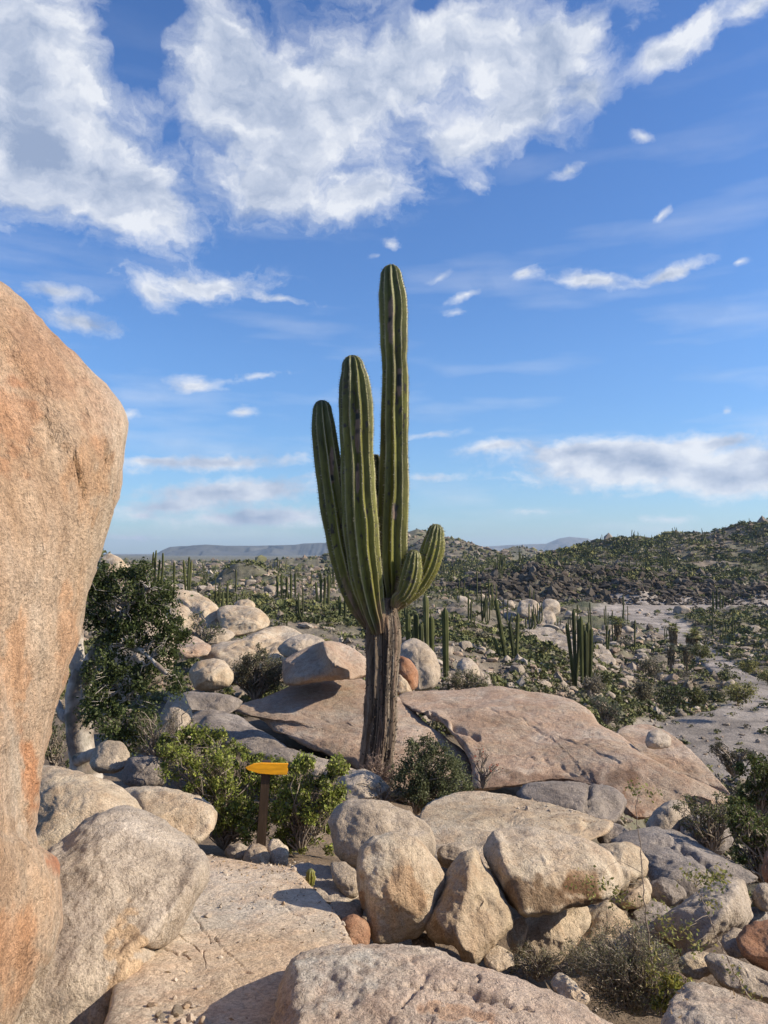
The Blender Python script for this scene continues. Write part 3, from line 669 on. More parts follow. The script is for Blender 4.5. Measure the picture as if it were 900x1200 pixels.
# foreground bottom
rock('broad pitted pinkish boulder filling the bottom centre', [(318, 1230), (322, 1190), (327, 1155), (340, 1126), (355, 1111), (390, 1103), (437, 1107), (483, 1112), (517, 1122), (560, 1137), (600, 1150), (643, 1164), (675, 1177), (702, 1190), (730, 1212), (760, 1280), (700, 1380), (450, 1420), (330, 1360)],
     3.75, 2.35, .35, .7, 'fore', 3.0, .05, (500, 1235), 0, .03, step=2.8,
     cracks=[([(483, 1162), (510, 1165), (540, 1168), (575, 1180), (620, 1197)], 1.8, .03), ([(470, 1188), (485, 1172), (500, 1150), (480, 1130)], 3, .015), ([(560, 1150), (556, 1162)], 1.6, .02)],
     ridges=[([(345, 1130), (352, 1170), (350, 1230)], 14, .05)], pits=.011,
     stains_and_shading=[(390, 1150, 60, 40, (1.0, 1.08, 1.14)), (540, 1195, 60, 14, (.92, .78, .68))])
rock('angular boulder propping up the massive block shaped boulder', [(608, 1080), (640, 1070), (684, 1060), (692, 1080), (681, 1107), (664, 1128), (640, 1136), (606, 1118), (600, 1098)], 6.0, 5.7, .25, .4, 'tan', 2.6, cuts=5, step=2.4)
rock('small round rock in the dark gap under the massive boulder', [(593, 1098), (598, 1080), (611, 1073), (620, 1086), (612, 1110), (600, 1117)], 5.6, 5.5, .12, .2, 'tan', step=2.2)
rock('upper split rock at the right end of the massive boulder', [(700, 992), (713, 988), (733, 986), (750, 993), (760, 1010), (757, 1026), (738, 1036), (720, 1050), (705, 1030)], 6.6, 6.3, .26, .4, 'tan', cuts=3, step=2.4)
rock('lower split rock at the right end of the massive boulder', [(715, 1054), (738, 1037), (758, 1028), (764, 1042), (761, 1058), (747, 1066), (723, 1065), (708, 1062)], 6.4, 6.2, .2, .4, 'tan', cuts=3, step=2.4)
rock('pale broken rock behind the olive bush at lower right', [(684, 1085), (692, 1066), (712, 1054), (730, 1068), (742, 1084), (752, 1100), (760, 1130), (720, 1150), (675, 1140), (668, 1110)], 6.2, 5.5, .25, .4, 'tan', cuts=5, step=2.4, rough=.07)
rock('large dark boulder with a long split ridge at the right', [(716, 986), (742, 972), (767, 969), (799, 978), (840, 1000), (872, 1015), (890, 1028), (880, 1038), (855, 1040), (830, 1046), (802, 1060), (775, 1052), (755, 1020)],
     8.2, 6.9, .45, .8, 'dark', 2.6, 0, None, 2, .035, step=2.6, cracks=[([(770, 984), (800, 990), (830, 1010), (862, 1028)], 3, .09)])
rock('small dark rounded rock under the dark split boulder', [(760, 1036), (773, 1028), (789, 1031), (801, 1041), (804, 1050), (788, 1062), (765, 1054)], 6.7, 6.5, .15, .2, 'dark', step=2.2)
rock('sharp edged pale boulder with a shaded left face at lower right', [(768, 1080), (799, 1058), (827, 1039), (855, 1029), (872, 1031), (877, 1048), (881, 1070), (875, 1086), (846, 1102), (822, 1118), (803, 1130), (795, 1112), (776, 1098)],
     5.8, 5.2, .42, .4, 'grey', 1.35, .05, (853, 1060), 0, .03, seed=14, step=2.4)
rock('rust brown boulder cut off by the right edge of the photo', [(860, 1100), (876, 1084), (900, 1077), (930, 1082), (945, 1110), (920, 1145), (898, 1138), (872, 1122)], 4.8, 4.5, .2, .3, 'brown', cuts=4, step=2.4)
rock('long low grey rock below the rust brown boulder', [(825, 1122), (838, 1118), (872, 1127), (900, 1142), (940, 1165), (930, 1185), (900, 1174), (872, 1164), (846, 1156), (833, 1141)], 4.4, 4.1, .15, .25, 'grey', step=2.4)
rock('pinkish slab at the bottom right corner', [(770, 1215), (785, 1165), (805, 1149), (827, 1151), (856, 1162), (900, 1180), (960, 1205), (980, 1300), (800, 1320), (760, 1260)], 3.8, 2.9, .25, .5, 'fore', 3, step=2.8, name='rock_slab', cat='rock slab')
rock('small pointed rock beside the bottom centre boulder', [(645, 1152), (650, 1142), (660, 1140), (676, 1155), (692, 1173), (680, 1180), (655, 1168)], 4.1, 3.9, .08, .15, 'tan', cuts=5, step=2.2)
rock('grey boulder under the right tip of the huge pink slab', [(757, 966), (768, 950), (786, 937), (803, 941), (810, 956), (798, 975), (780, 982), (762, 977)], 9.2, 8.8, .35, .5, 'grey', step=2.4)
rock('rough grey boulder beneath the dark green bush at right', [(795, 975), (804, 957), (827, 954), (848, 958), (860, 985), (845, 1002), (812, 996)], 8.9, 8.4, .35, .5, 'dark', step=2.4, rough=.07)
rock('small white rock at the right edge beside the dark split boulder', [(880, 1050), (884, 1038), (896, 1034), (912, 1044), (914, 1062), (898, 1067), (885, 1062)], 5.8, 5.7, .12, .2, 'grey', cuts=5, step=2.2)
rock('tall brown rock cut off at the right edge below the dark green bush', [(892, 1020), (898, 1000), (912, 995), (925, 1010), (920, 1034), (900, 1038)], 6.4, 6.3, .2, .3, 'brown', step=2.2)
rock('rounded grey boulder beneath the white barked tree', [(104, 894), (112, 876), (126, 868), (143, 870), (152, 882), (151, 896), (136, 905), (114, 906)], 9.4, 9.0, .25, .35, 'grey', step=2.2)
rock('dark mossy boulder right of the rounded one under the tree', [(143, 905), (150, 888), (165, 884), (185, 888), (197, 902), (192, 920), (165, 924), (147, 918)], 9.0, 8.7, .25, .35, 'dark', step=2.2)
rock('tall tan rock standing behind the green bush', [(180, 880), (184, 845), (200, 815), (215, 812), (225, 835), (222, 870), (205, 895)], 13.5, 12.5, .4, .6, 'grey', step=2.4)
rock('pale boulder half hidden in the dark tree crown', [(120, 760), (130, 725), (160, 705), (190, 715), (205, 745), (200, 790), (160, 810), (125, 795)], 15.5, 14.5, .6, .8, 'grey', step=2.6)
# stones on the slope beyond
for lab, pts, Yd in [
    ('left boulder on the rock pile above the valley', [(606, 714), (610, 704), (622, 702), (632, 708), (633, 720), (618, 725), (608, 722)], 118),
    ('right boulder on the rock pile above the valley', [(633, 712), (637, 703), (646, 701), (655, 706), (656, 718), (645, 722), (635, 720)], 118),
    ('lower boulder of the rock pile above the valley', [(629, 722), (637, 715), (648, 718), (652, 728), (642, 733), (631, 730)], 112)]:
    rock(lab, pts, Yd, Yd-4, 1.6, 2.5, 'far', step=1.6, rough=.09)
rock('long pale rock face sloping down beneath the rock pile', [(612, 742), (620, 735), (645, 735), (662, 745), (680, 757), (684, 772), (668, 782), (655, 776), (640, 760), (622, 752)], 98, 66, .8, 4, 'far', step=1.8, rough=.07, cuts=2, name='rock_slab', cat='rock slab')
rock('dark sided boulder left of the long pale rock face', [(598, 755), (606, 741), (622, 740), (638, 756), (650, 775), (640, 784), (620, 778), (602, 772)], 90, 61, 1.2, 3, 'far', step=1.8)
rock('pale rock slab right of the triple cactus cluster', [(680, 768), (690, 757), (706, 756), (718, 768), (722, 778), (704, 782), (686, 778)], 88, 72, 1, 3, 'far', step=1.8, name='rock_slab', cat='rock slab')
rock('whitish slab above the long pale rock face', [(568, 735), (580, 729), (600, 731), (610, 738), (598, 745), (575, 743)], 118, 96, 1, 3, 'far', step=1.8, name='rock_slab', cat='rock slab')
rock('pale rounded boulder right of the lone dark cactus column', [(535, 782), (540, 773), (550, 771), (560, 780), (562, 792), (545, 797)], 34, 33, .8, 1, 'grey', step=1.8)
rock('small pale boulder on the ridge behind the tree at left', [(113, 668), (117, 655), (128, 648), (142, 655), (150, 668), (138, 678), (120, 676)], 50, 48, 1, 1.4, 'tan', step=1.8)

for i, (x_, y_, r_, Yd) in enumerate([(598, 724, 8, 118), (615, 731, 7, 112), (662, 722, 8, 116), (596, 742, 6, 104), (660, 737, 7, 104), (674, 748, 8, 96), (588, 750, 8, 92), (694, 742, 7, 100), (578, 758, 7, 84), (640, 787, 9, 60), (700, 786, 9, 66), (585, 742, 6, 100), (610, 764, 8, 80)]):
    if i in (2, 3, 7, 8, 11): continue
    a_ = np.linspace(0, 2*pi, 9)[:-1]; rr = np.random.default_rng(i).uniform(.7, 1.15, 8)*r_
    lab_ = ['left of the uppermost pair', 'tucked below the left of the uppermost pair', 'right of the uppermost pair', 'at the left end of the whitish slab', 'right of the lowest piled boulder', 'at the top of the long pale rock face', 'just below the whitish slab', 'high on the right, above the pale slab', 'far left, beside the leaning cactus columns', 'at the foot of the long pale rock face', 'below the paired cactus clusters', 'on the whitish slab', 'on the left shoulder of the dark sided boulder'][i]
    rock('pale weathered boulder '+lab_+' on the rocky knoll', np.c_[x_+np.cos(a_)*rr*1.15, y_+np.sin(a_)*rr*.8], Yd, Yd-1, 1.0, 1.4, 'far', step=1.5, rough=.09, cuts=7, group='boulders crowding round the rock pile')
for lab, pts, Ya, Yb, mt in [
    ('dark wedge shaped rock in the gap below the dark split boulder', [(735, 1062), (760, 1056), (785, 1064), (792, 1082), (765, 1092), (738, 1082)], 6.4, 6.0, 'dark'),
    ('tan block half buried behind the wiry olive bush', [(745, 1090), (768, 1084), (790, 1096), (800, 1120), (775, 1132), (748, 1118)], 5.6, 5.3, 'tan'),
    ('grey rock in the shade between the sharp edged boulder and the rust brown one', [(846, 1096), (862, 1086), (882, 1098), (884, 1120), (862, 1126), (846, 1112)], 5.1, 4.9, 'grey'),
    ('low tan rock under the sharp edged pale boulder', [(795, 1122), (815, 1112), (838, 1118), (842, 1138), (818, 1148), (798, 1140)], 4.7, 4.5, 'tan'),
    ('small dark rock behind the small white rock at the right edge', [(868, 1072), (880, 1062), (896, 1066), (902, 1080), (886, 1088), (870, 1084)], 5.9, 5.7, 'dark'),
    ('narrow shaded rock between the pointed boulder and its round neighbour', [(482, 1098), (494, 1092), (508, 1100), (512, 1116), (498, 1122), (484, 1114)], 5.3, 5.1, 'grey'),
    ('brown rock in the dark gap below the pointed boulder', [(566, 1118), (584, 1108), (600, 1116), (604, 1132), (584, 1140), (568, 1132)], 5.0, 4.8, 'tan'),
    ('grey rock filling the hollow left of the rounded upright boulder', [(388, 1012), (404, 1010), (420, 1024), (424, 1044), (408, 1052), (392, 1036)], 6.1, 5.8, 'grey'),
    ('half hidden dark rock under the pale slab by the fluted boulder', [(700, 972), (718, 964), (738, 972), (742, 986), (722, 994), (702, 988)], 8.6, 8.2, 'dark'),
    ('rounded rock at the left foot of the bright green shrub', [(196, 985), (210, 976), (226, 982), (232, 996), (214, 1004), (198, 998)], 7.0, 6.8, 'grey')]:
    rock(lab, pts, Ya, Yb, None, None, mt, cuts=5, step=2.2)

# ------------------------------------------------------------------ plant helpers
def tubes(paths, radii, sides=4, twist=0.0):
    """paths (N,K,3), radii (N,K) -> V,F joined tubes with pointed end"""
    paths = np.asarray(paths, float); radii = np.asarray(radii, float)
    N_, K, _ = paths.shape
    T = np.gradient(paths, axis=1); T /= np.maximum(np.linalg.norm(T, axis=2, keepdims=True), 1e-9)
    ref = np.where(np.abs(T[..., 2:3]) > .9, np.array([0., 1., 0.]), np.array([0., 0., 1.]))
    U = np.cross(T, ref); U /= np.maximum(np.linalg.norm(U, axis=2, keepdims=True), 1e-9)
    W = np.cross(T, U)
    a = np.arange(sides)/sides*2*pi
    V = paths[:, :, None]+radii[:, :, None, None]*(np.cos(a)[None, None, :, None]*U[:, :, None]+np.sin(a)[None, None, :, None]*W[:, :, None])
    V = V.reshape(-1, 3)
    n = np.arange(N_)[:, None, None]*K*sides; k = np.arange(K-1)[None, :, None]*sides; s = np.arange(sides)[None, None, :]; s2 = (s+1) % sides
    F = np.stack(np.broadcast_arrays(n+k+s, n+k+s2, n+k+sides+s2, n+k+sides+s), -1).reshape(-1, 4)
    return V, F
def branch(a, b, rng, k=5, wob=.12, lift=.15):
    """bent paths from points a to points b"""
    a = np.broadcast_to(a, b.shape); t = np.linspace(0, 1, k)[None, :, None]
    L = np.linalg.norm(b-a, axis=1)[:, None, None]
    p = a[:, None]*(1-t)+b[:, None]*t
    w = rng.normal(size=(len(b), k, 3))*wob*L*np.sin(t*pi)
    p = p+w; p[:, :, 2] += (np.sin(t*pi)*lift*L)[:, :, 0]
    return p
def leaves(C, size, asp, rng, up=0.0):
    n = len(C)
    u = rng.normal(size=(n, 3)); u[:, 2] += up; u /= np.linalg.norm(u, axis=1, keepdims=True)
    w = rng.normal(size=(n, 3)); v = np.cross(u, w); v /= np.linalg.norm(v, axis=1, keepdims=True)
    s = (size*rng.uniform(.6, 1.4, n))[:, None]
    V = np.stack([C-u*s*.5, C+v*s*asp*.5, C+u*s*.5, C-v*s*asp*.5], 1).reshape(-1, 3)
    F = np.arange(4*n).reshape(n, 4)
    return V, F
def leafcols(n, cols, rng, per=4, jit=.25):
    cols = np.array(cols); c = cols[rng.integers(len(cols), size=n)]*rng.uniform(1-jit, 1+jit, (n, 1))
    return np.repeat(c, per, axis=0)
TWIG_GREY = [(.23, .19, .15), (.16, .13, .10), (.30, .25, .20)]
def bush(label, ells, Y, base, leaf, asp, nleaf, cols, seed, ntwig=60, twig_r=.004, dz=None, twig_cols=TWIG_GREY, name='shrub', cat='shrub',
         sub=26, spread=.2, group=None, foot=None, shell=.35, lift=.12, wob=.12):
    """ells: (px,py,rx,ry[,dY]) clumps of the crown in photo pixels at distance Y; base: (px,py) of the foot"""
    rng = np.random.default_rng(seed)
    root = P(base[0], base[1], Y) if foot is None else np.array(foot)
    e = empty(name, root); tag(e, label, cat, group)
    tot = sum(a[2]*a[3] for a in ells); LC = []; TC = []
    for el in ells:
        px, py, rx, ry = el[:4]; dY = el[4] if len(el) > 4 else 0
        c = P(px, py, Y+dY); sx = rx/900*(Y+dY); szz = ry/900*(Y+dY); sy = (sx+szz)/2
        ns = max(3, int(sub*rx*ry/tot*len(ells)**.5))
        d = rng.normal(size=(ns, 3)); d /= np.linalg.norm(d, axis=1, keepdims=True)
        d *= (rng.uniform(shell, 1, ns)**.5)[:, None]*.86
        sc = c+d*[sx, sy, szz]; TC.append(sc)
        nl = int(nleaf*rx*ry/tot); k = rng.integers(ns, size=nl)
        rad = rng.uniform(.6, 1.3, ns)[k][:, None]*spread*(sx*szz)**.5
        LC.append(sc[k]+rng.normal(size=(nl, 3))*rad*.75)
    LC = np.concatenate(LC); TC = np.concatenate(TC)
    V, F = leaves(LC, leaf, asp, rng, .3)
    # the whole sub-clump shares a slight hue drift
    col = leafcols(len(LC), cols, rng, 4, .38)*(1+.38*np.repeat(vnoise(LC/(leaf*9), seed), 4)[:, None])
    obj('foliage', V, F, M_LEAF, e, False, col)
    # stems: main limbs to clump centres, twigs out to leaves
    m = TC[rng.permutation(len(TC))[:max(4, min(len(TC), ntwig//3))]]
    pa = branch(root, m, rng, 7, wob*.7, lift); L = np.linalg.norm(m-root, axis=1)
    ra = np.linspace(1, .35, 7)[None]*twig_r*3.2*np.ones((len(m), 1))
    V1, F1 = tubes(pa, ra, 5)
    tips = LC[rng.integers(len(LC), size=ntwig)]
    near = np.argmin(((tips[:, None]-m[None])**2).sum(-1), axis=1)
    st = pa[near, rng.integers(3, 7, ntwig)]
    pb = branch(st, tips+rng.normal(size=tips.shape)*leaf*.5, rng, 5, wob, .05)
    V2, F2 = tubes(pb, np.linspace(1, .3, 5)[None]*twig_r*np.ones((ntwig, 1)), 3)
    V = np.concatenate([V1, V2]); F = np.concatenate([F1, F2+len(V1)])
    tcol = np.array(twig_cols)[rng.integers(len(twig_cols), size=len(V)//3+1)].repeat(3, 0)[:len(V)]
    obj('stems', V, F, M_TWIG, e, True, tcol)
    return e

# ------------------------------------------------------------------ the great cactus
CY = 13.0
def catmull(p, n):
    p = np.array(p, float); q = np.vstack([2*p[0]-p[1], p, 2*p[-1]-p[-2]])
    d = np.concatenate([[0], np.cumsum(np.hypot(*np.diff(p[:, :2], axis=0).T))])
    s = np.linspace(0, d[-1], n); out = []
    for v in s:
        i = min(max(np.searchsorted(d, v)-1, 0), len(p)-2); t = (v-d[i])/(d[i+1]-d[i]); a, b, c, e = q[i:i+4]
        out.append(.5*(2*b+(c-a)*t+(2*a-5*b+4*c-e)*t*t+(3*b-a-3*c+e)*t**3))
    return np.array(out)
def column(name, pts, dY, nribs, parent, seed, phase=0.0, depth=.30, scars=(), browntop=None, label=None, step=1.6, dYend=0):
    """pts bottom -> top: (px, py, radius px); a ribbed arm with a rounded tip"""
    rng = np.random.default_rng(seed)
    L = sum(math.hypot(b[0]-a[0], b[1]-a[1]) for a, b in zip(pts[:-1], pts[1:]))
    n = max(24, int(L/step)); c = catmull(pts, n)
    # dome
    R = c[-1, 2]; T = c[-1, :2]-c[-3, :2]; T /= np.hypot(*T)
    u = np.sin(np.linspace(0, pi/2, 14)[1:]); dome = np.c_[c[-1, :2]+T*u[:, None]*R*1.25, R*np.sqrt(np.maximum(1-u**2, 0.0004))]
    c = np.vstack([c, dome]); n = len(c)
    ctr = P(c[:, 0], c[:, 1], CY+dY+dYend*np.linspace(0, 1, n)**1.5); rad = c[:, 2]/900*CY
    T = np.gradient(ctr, axis=0); T /= np.linalg.norm(T, axis=1, keepdims=True)
    B = np.tile([0., -1., 0.], (n, 1)); B -= T*(B*T).sum(1, keepdims=True); B /= np.linalg.norm(B, axis=1, keepdims=True); A = np.cross(B, T)
    na = nribs*10; th = np.arange(na)/na*2*pi
    s = np.concatenate([[0], np.cumsum(np.linalg.norm(np.diff(ctr, axis=0), axis=1))])
    tw = phase+.10*vnoise(np.c_[s*.8, s*0, s*0+seed], seed)
    wav = (.030*vnoise(np.c_[s[:, None].repeat(nribs, 1).ravel()*2.2, np.tile(np.arange(nribs)*7.7, n), np.zeros(n*nribs)+seed], seed+3)).reshape(n, nribs)
    rib = th/(2*pi)*nribs; w = np.abs(rib-np.round(rib))*2            # 0 crest .. 1 valley
    ridx = np.round(rib).astype(int) % nribs
    con = 1+.040*vnoise(np.c_[s*2.0, s*0, s*0+seed*3], seed)+.012*vnoise(np.c_[s*7, s*0, s*0+seed*3], seed+1)
    prof = 1-depth*(w**.85)
    areole = .014*np.maximum(0, np.sin(s[:, None]*2*pi/.045+ridx[None]*1.3))*(w[None] < .12)
    r = rad[:, None]*con[:, None]*prof[None]*(1+wav[:, ridx]*1.2)+areole*.5*(rad[:, None] > .03)
    ang = th[None]+tw[:, None]+wav[:, ridx]*1.4
    V = ctr[:, None]+r[..., None]*(np.cos(ang)[..., None]*A[:, None]+np.sin(ang)[..., None]*B[:, None])
    V = V.reshape(-1, 3)
    i = np.arange(na); j = (i+1) % na
    F = np.concatenate([np.stack([k*na+i, k*na+j, (k+1)*na+j, (k+1)*na+i], -1) for k in range(n-1)])
    W = np.tile(w, n)
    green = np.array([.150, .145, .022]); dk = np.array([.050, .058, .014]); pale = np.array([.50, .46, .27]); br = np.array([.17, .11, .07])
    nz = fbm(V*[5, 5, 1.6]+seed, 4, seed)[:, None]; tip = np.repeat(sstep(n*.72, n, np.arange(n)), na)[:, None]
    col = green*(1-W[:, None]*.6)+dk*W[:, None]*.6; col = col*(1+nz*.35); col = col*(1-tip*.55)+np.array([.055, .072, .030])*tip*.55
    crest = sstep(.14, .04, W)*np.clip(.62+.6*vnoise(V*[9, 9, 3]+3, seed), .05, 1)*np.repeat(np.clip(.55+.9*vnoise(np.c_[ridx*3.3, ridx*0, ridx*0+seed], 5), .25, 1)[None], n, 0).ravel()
    spot = (fbm(V*[14, 14, 9], 3, seed+8) > .78)[:, None]
    col = np.where(spot & (W[:, None] > .2), np.array([.05, .04, .03]), col)
    for (sx, sy, sw, sh) in scars:
        X, Yp = proj(V); front = V[:, 1] < np.repeat(ctr[:, 1], na)
        d = ((X-sx)/sw)**2+((Yp-sy)/sh)**4+.5*vnoise(V*[20, 20, 14], 5)
        k = (sstep(1.2, .8, d)*front)[:, None]
        blk = sstep(.1, .5, vnoise(V*[4, 4, 8], 77))[:, None]
        col = col*(1-k)+(np.array([.22, .15, .11])*(1-blk)+.03*blk)*k
    col = col*(1-crest[:, None])+pale*crest[:, None]
    if browntop:       # old corky skin where the arm meets the trunk
        _, Yp = proj(V); k = (sstep(browntop-26, browntop+18, Yp+nz[:, 0]*34+fbm(V*[9, 9, 2], 3, seed+2)*18))[:, None]*.9
        col = col*(1-k)+(br*(1+nz*.6))*k
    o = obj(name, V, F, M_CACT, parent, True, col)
    if label: o['label'] = label
    # spine clusters along every crest
    top = int(n*(.985)); lo = 0 if not browntop else int(n*.2)
    per = max(1, int(round(.05/max(1e-4, s[-1]/n)))); SPC = []; SPN = []
    VV = V.reshape(n, na, 3)
    for q in range(nribs):
        rows = np.arange(lo+rng.integers(per), top, per); SPC.append(VV[rows, q*10]); nn_ = VV[rows, q*10]-ctr[rows]; SPN.append(nn_/np.maximum(np.linalg.norm(nn_, axis=1, keepdims=True), 1e-6))
    SPC = np.concatenate(SPC).repeat(5, 0); SPN = np.concatenate(SPN).repeat(5, 0); m_ = len(SPC); ln = rng.uniform(.018, .045, (m_, 1))*(1 if CY > 10 else .3)
    dd = SPN+rng.normal(size=(m_, 3))*.7; dd /= np.linalg.norm(dd, axis=1, keepdims=True); sd = np.cross(dd, SPN+.01); sd /= np.maximum(np.linalg.norm(sd, axis=1, keepdims=True), 1e-6)
    SV = np.stack([SPC-sd*ln*.09, SPC+sd*ln*.09, SPC+dd*ln], 1).reshape(-1, 3); SF = np.arange(len(SV)).reshape(-1, 3)
    sc_ = np.array([(.42, .38, .28), (.30, .26, .19), (.12, .10, .08)])[rng.integers(3, size=m_)].repeat(3, 0)
    sp = link('spines', make_mesh('spines', SV-np.array(parent.location), SF, M_TWIG, False, sc_), o); sp['kind'] = 'stuff'
    return o
def build_cactus():
    e = empty('giant_cactus', P(441, 906, CY))
    tag(e, 'towering many armed ribbed cactus with a brown bark trunk in the centre', 'cactus')
    # trunk: corky furrowed bark
    pts = [(440, 926, 22), (440, 912, 19.5), (440.5, 897, 17.8), (443, 872, 17.2), (446, 843, 16.6), (447, 813, 16.6), (448, 784, 17), (448.5, 755, 17.8), (448, 735, 18), (447.5, 717, 16), (450, 700, 10)]
    n = 210; c = catmull(pts, n); ctr = P(c[:, 0], c[:, 1], CY); rad = c[:, 2]/900*CY*.94
    na = 180; th = np.arange(na)/na*2*pi; S = c[:, 1]
    V = np.stack([ctr[:, None, 0]+rad[:, None]*np.cos(th), ctr[:, None, 1]+rad[:, None]*np.sin(th), np.broadcast_to(ctr[:, None, 2], (n, na))], -1).reshape(-1, 3)
    cyl = np.stack([np.tile(np.cos(th), n)*3.1, np.tile(np.sin(th), n)*3.1, np.repeat(ctr[:, 2], na)*.55], -1)
    g = fbm(cyl, 4, 5); rg = 1-np.abs(fbm(cyl*[1.7, 1.7, .9]+3, 4, 8))*1.6; fl = fbm(cyl*[3, 3, 6], 3, 15)
    Nn = np.stack([np.tile(np.cos(th), n), np.tile(np.sin(th), n), np.zeros(n*na)], -1)
    lob = np.cos(np.tile(th, n)*9+.8*vnoise(cyl*[0, 0, 1.2], 4))
    V = V+Nn*(g*.020+rg*.022+fl*.010+lob*.024+np.where(fbm(cyl*[2.2, 2.2, 1.4]+9, 3, 21) > .35, .02, 0))[:, None]
    base = np.array([.155, .118, .085]); dark = np.array([.04, .033, .028]); pale = np.array([.36, .31, .25]); red = np.array([.18, .125, .09])
    a = sstep(.45, -.1, rg)[:, None]; b = sstep(.1, .7, fbm(cyl*[2.4, 2.4, 1.0]+40, 4, 31))[:, None]; r_ = sstep(.0, .6, fbm(cyl*[1., 1., .5]+80, 3, 41))[:, None]
    col = base*(1-r_)+red*r_; col = col*(1-b*.55)+pale*b*.55; col = col*(1-a*.8)+dark*a*.8
    i = np.arange(na); j = (i+1) % na
    F = np.concatenate([np.stack([k*na+i, k*na+j, (k+1)*na+j, (k+1)*na+i], -1) for k in range(n-1)])
    tr = obj('trunk', V, F, M_TRUNK, e, True, col)
    # loose bark flakes and spine stubs
    rng = np.random.default_rng(4); k = rng.integers(len(V), size=2600)
    VV, FF = leaves(V[k]+Nn[k]*.006, .045, .35, rng, 1.2)
    fk = link('bark_flakes', make_mesh('bark_flakes', VV-np.array(e.location), FF, M_TWIG, False, np.repeat(np.array([base*1.3, base, dark])[rng.integers(3, size=2600)], 4, 0)), tr); fk['kind'] = 'stuff'
    A = 'arm'
    column('main_column', [(455, 730, 8), (458, 715, 9), (460, 700, 11), (460.5, 680, 16), (460, 660, 18.6), (460, 620, 19), (461, 570, 18.2), (462.5, 500, 16.8), (463, 440, 16.2), (462, 420, 15.6), (461.5, 400, 17), (461, 365, 17), (460, 345, 16.5), (458.8, 327, 13.5)], .12, 10, e, 1, .25,
           scars=[(458, 375, 3.2, 28), (468, 448, 3, 16), (462, 600, 3, 10)], browntop=702)
    column(A, [(444, 742, 8), (441, 728, 12), (436.5, 712, 14.5), (430.5, 680, 18.8), (425.5, 640, 20.5), (421, 590, 20.2), (419, 540, 19.8), (418, 500, 19.8), (417.2, 470, 19), (415.5, 445, 16.5), (414, 433, 13.5)], -.22, 11, e, 2, .1,
           scars=[(419, 505, 2.8, 26), (419, 560, 2.4, 18)], browntop=716, label='thick front arm second in height')
    column(A, [(441, 745, 6), (432, 728, 10), (421, 708, 13), (410.5, 682, 15), (402, 650, 16), (395, 615, 16.2), (388.5, 575, 16), (383, 535, 15.6), (380, 510, 15), (378, 490, 12.8), (377.5, 483, 11.4)], -.02, 10, e, 3, .35,
           scars=[(389, 545, 2.5, 22)], browntop=710, label='leftmost arm curving up')
    column(A, [(446, 700, 7), (444, 650, 9), (442, 600, 9), (441, 560, 8), (440.5, 540, 6)], .45, 9, e, 4, .1, browntop=702, label='thin arm hidden behind the others')
    column(A, [(462, 712, 5), (466, 703, 8), (473, 697, 10.5), (479, 684, 12.4), (482.5, 668, 12.2), (484, 656, 9.5)], -.2, 12, e, 5, .0, .17, browntop=722, label='short round young arm', step=1.2)
    column(A, [(460, 716, 5), (467, 707, 8), (478, 697, 9.5), (490, 685, 11), (499, 668, 13), (505, 650, 14), (508.5, 636, 13), (510, 627, 10.5)], .12, 13, e, 6, .2, .17, browntop=722, label='short curved young arm pointing right', step=1.2)
build_cactus()

# ------------------------------------------------------------------ sign
def prism(name, outline, Y0, th, mat, parent, bevel=0.004, yaw=0.0, c0=None):
    """outline in photo px at depth Y0, extruded th metres away from the viewer"""
    a = np.array(outline, float); f = P(a[:, 0], a[:, 1], Y0)
    b = f+[0, th, 0]
    V = np.vstack([f, b]); n = len(a)
    c = V.mean(0) if c0 is None else c0
    R = np.array([[cos(yaw), -sin(yaw), 0], [sin(yaw), cos(yaw), 0], [0, 0, 1]])
    V = (V-c)@R.T+c
    me = bpy.data.meshes.new(name)
    loc = np.array(parent.location)
    me.from_pydata([tuple(v-loc) for v in V], [], [list(range(n))[::-1], list(range(n, 2*n))]+[[i, (i+1) % n, n+(i+1) % n, n+i] for i in range(n)])
    import bmesh
    bm = bmesh.new(); bm.from_mesh(me); bmesh.ops.recalc_face_normals(bm, faces=bm.faces)
    bmesh.ops.bevel(bm, geom=bm.edges[:], offset=bevel, segments=2, affect='EDGES'); bm.to_mesh(me); bm.free()
    me.materials.append(mat)
    return link(name, me, parent)
def paint(name, base, worn, rough=.7, grain=(30, 30, 3)):
    m, nt, b = mat_new(name); B = NB(nt)
    tc = B.n('ShaderNodeTexCoord'); v = B.n('ShaderNodeMapping', {0: tc.outputs['Object'], 'Scale': grain}).outputs[0]
    nz = B.noise(v, 3, 6, .6); f = B.ramp(nz, [(.55, 0.), (.72, 1.)])
    c = B.mix(f, base, worn); c = B.mix(1.0, c, B.ramp(B.noise(v, 1.3, 4), [(.3, .8), (.7, 1.15)]), 'MULTIPLY')
    nt.links.new(c, b.inputs['Base Color']); b.inputs['Roughness'].default_value = rough
    nt.links.new(B.n('ShaderNodeBump', {'Height': nz, 'Distance': .003, 'Strength': .6}).outputs[0], b.inputs['Normal'])
    return m
def build_sign():
    SY = 7.3
    e = empty('signpost', P(304, 996, SY)); tag(e, 'small yellow arrow sign pointing left on a dark brown leaning wooden post', 'signpost')
    prism('post', [(298.8, 1000), (310, 1000), (316.8, 893), (306.5, 893)], SY, .075, paint('brown_post_paint', (.050, .032, .020), (.10, .07, .048)), e, .004, .15)
    prism('arrow_board', [(287.6, 898.5), (297, 894.6), (306, 894), (337.6, 896), (336.2, 900), (337.2, 903.5), (335.6, 909), (318, 908), (303, 906), (290.5, 901.6)], SY-.032, .028,
          paint('yellow_sign_paint', (.74, .34, .012), (.66, .31, .02), .6, (3, 30, 30)), e, .003, .15)
build_sign()

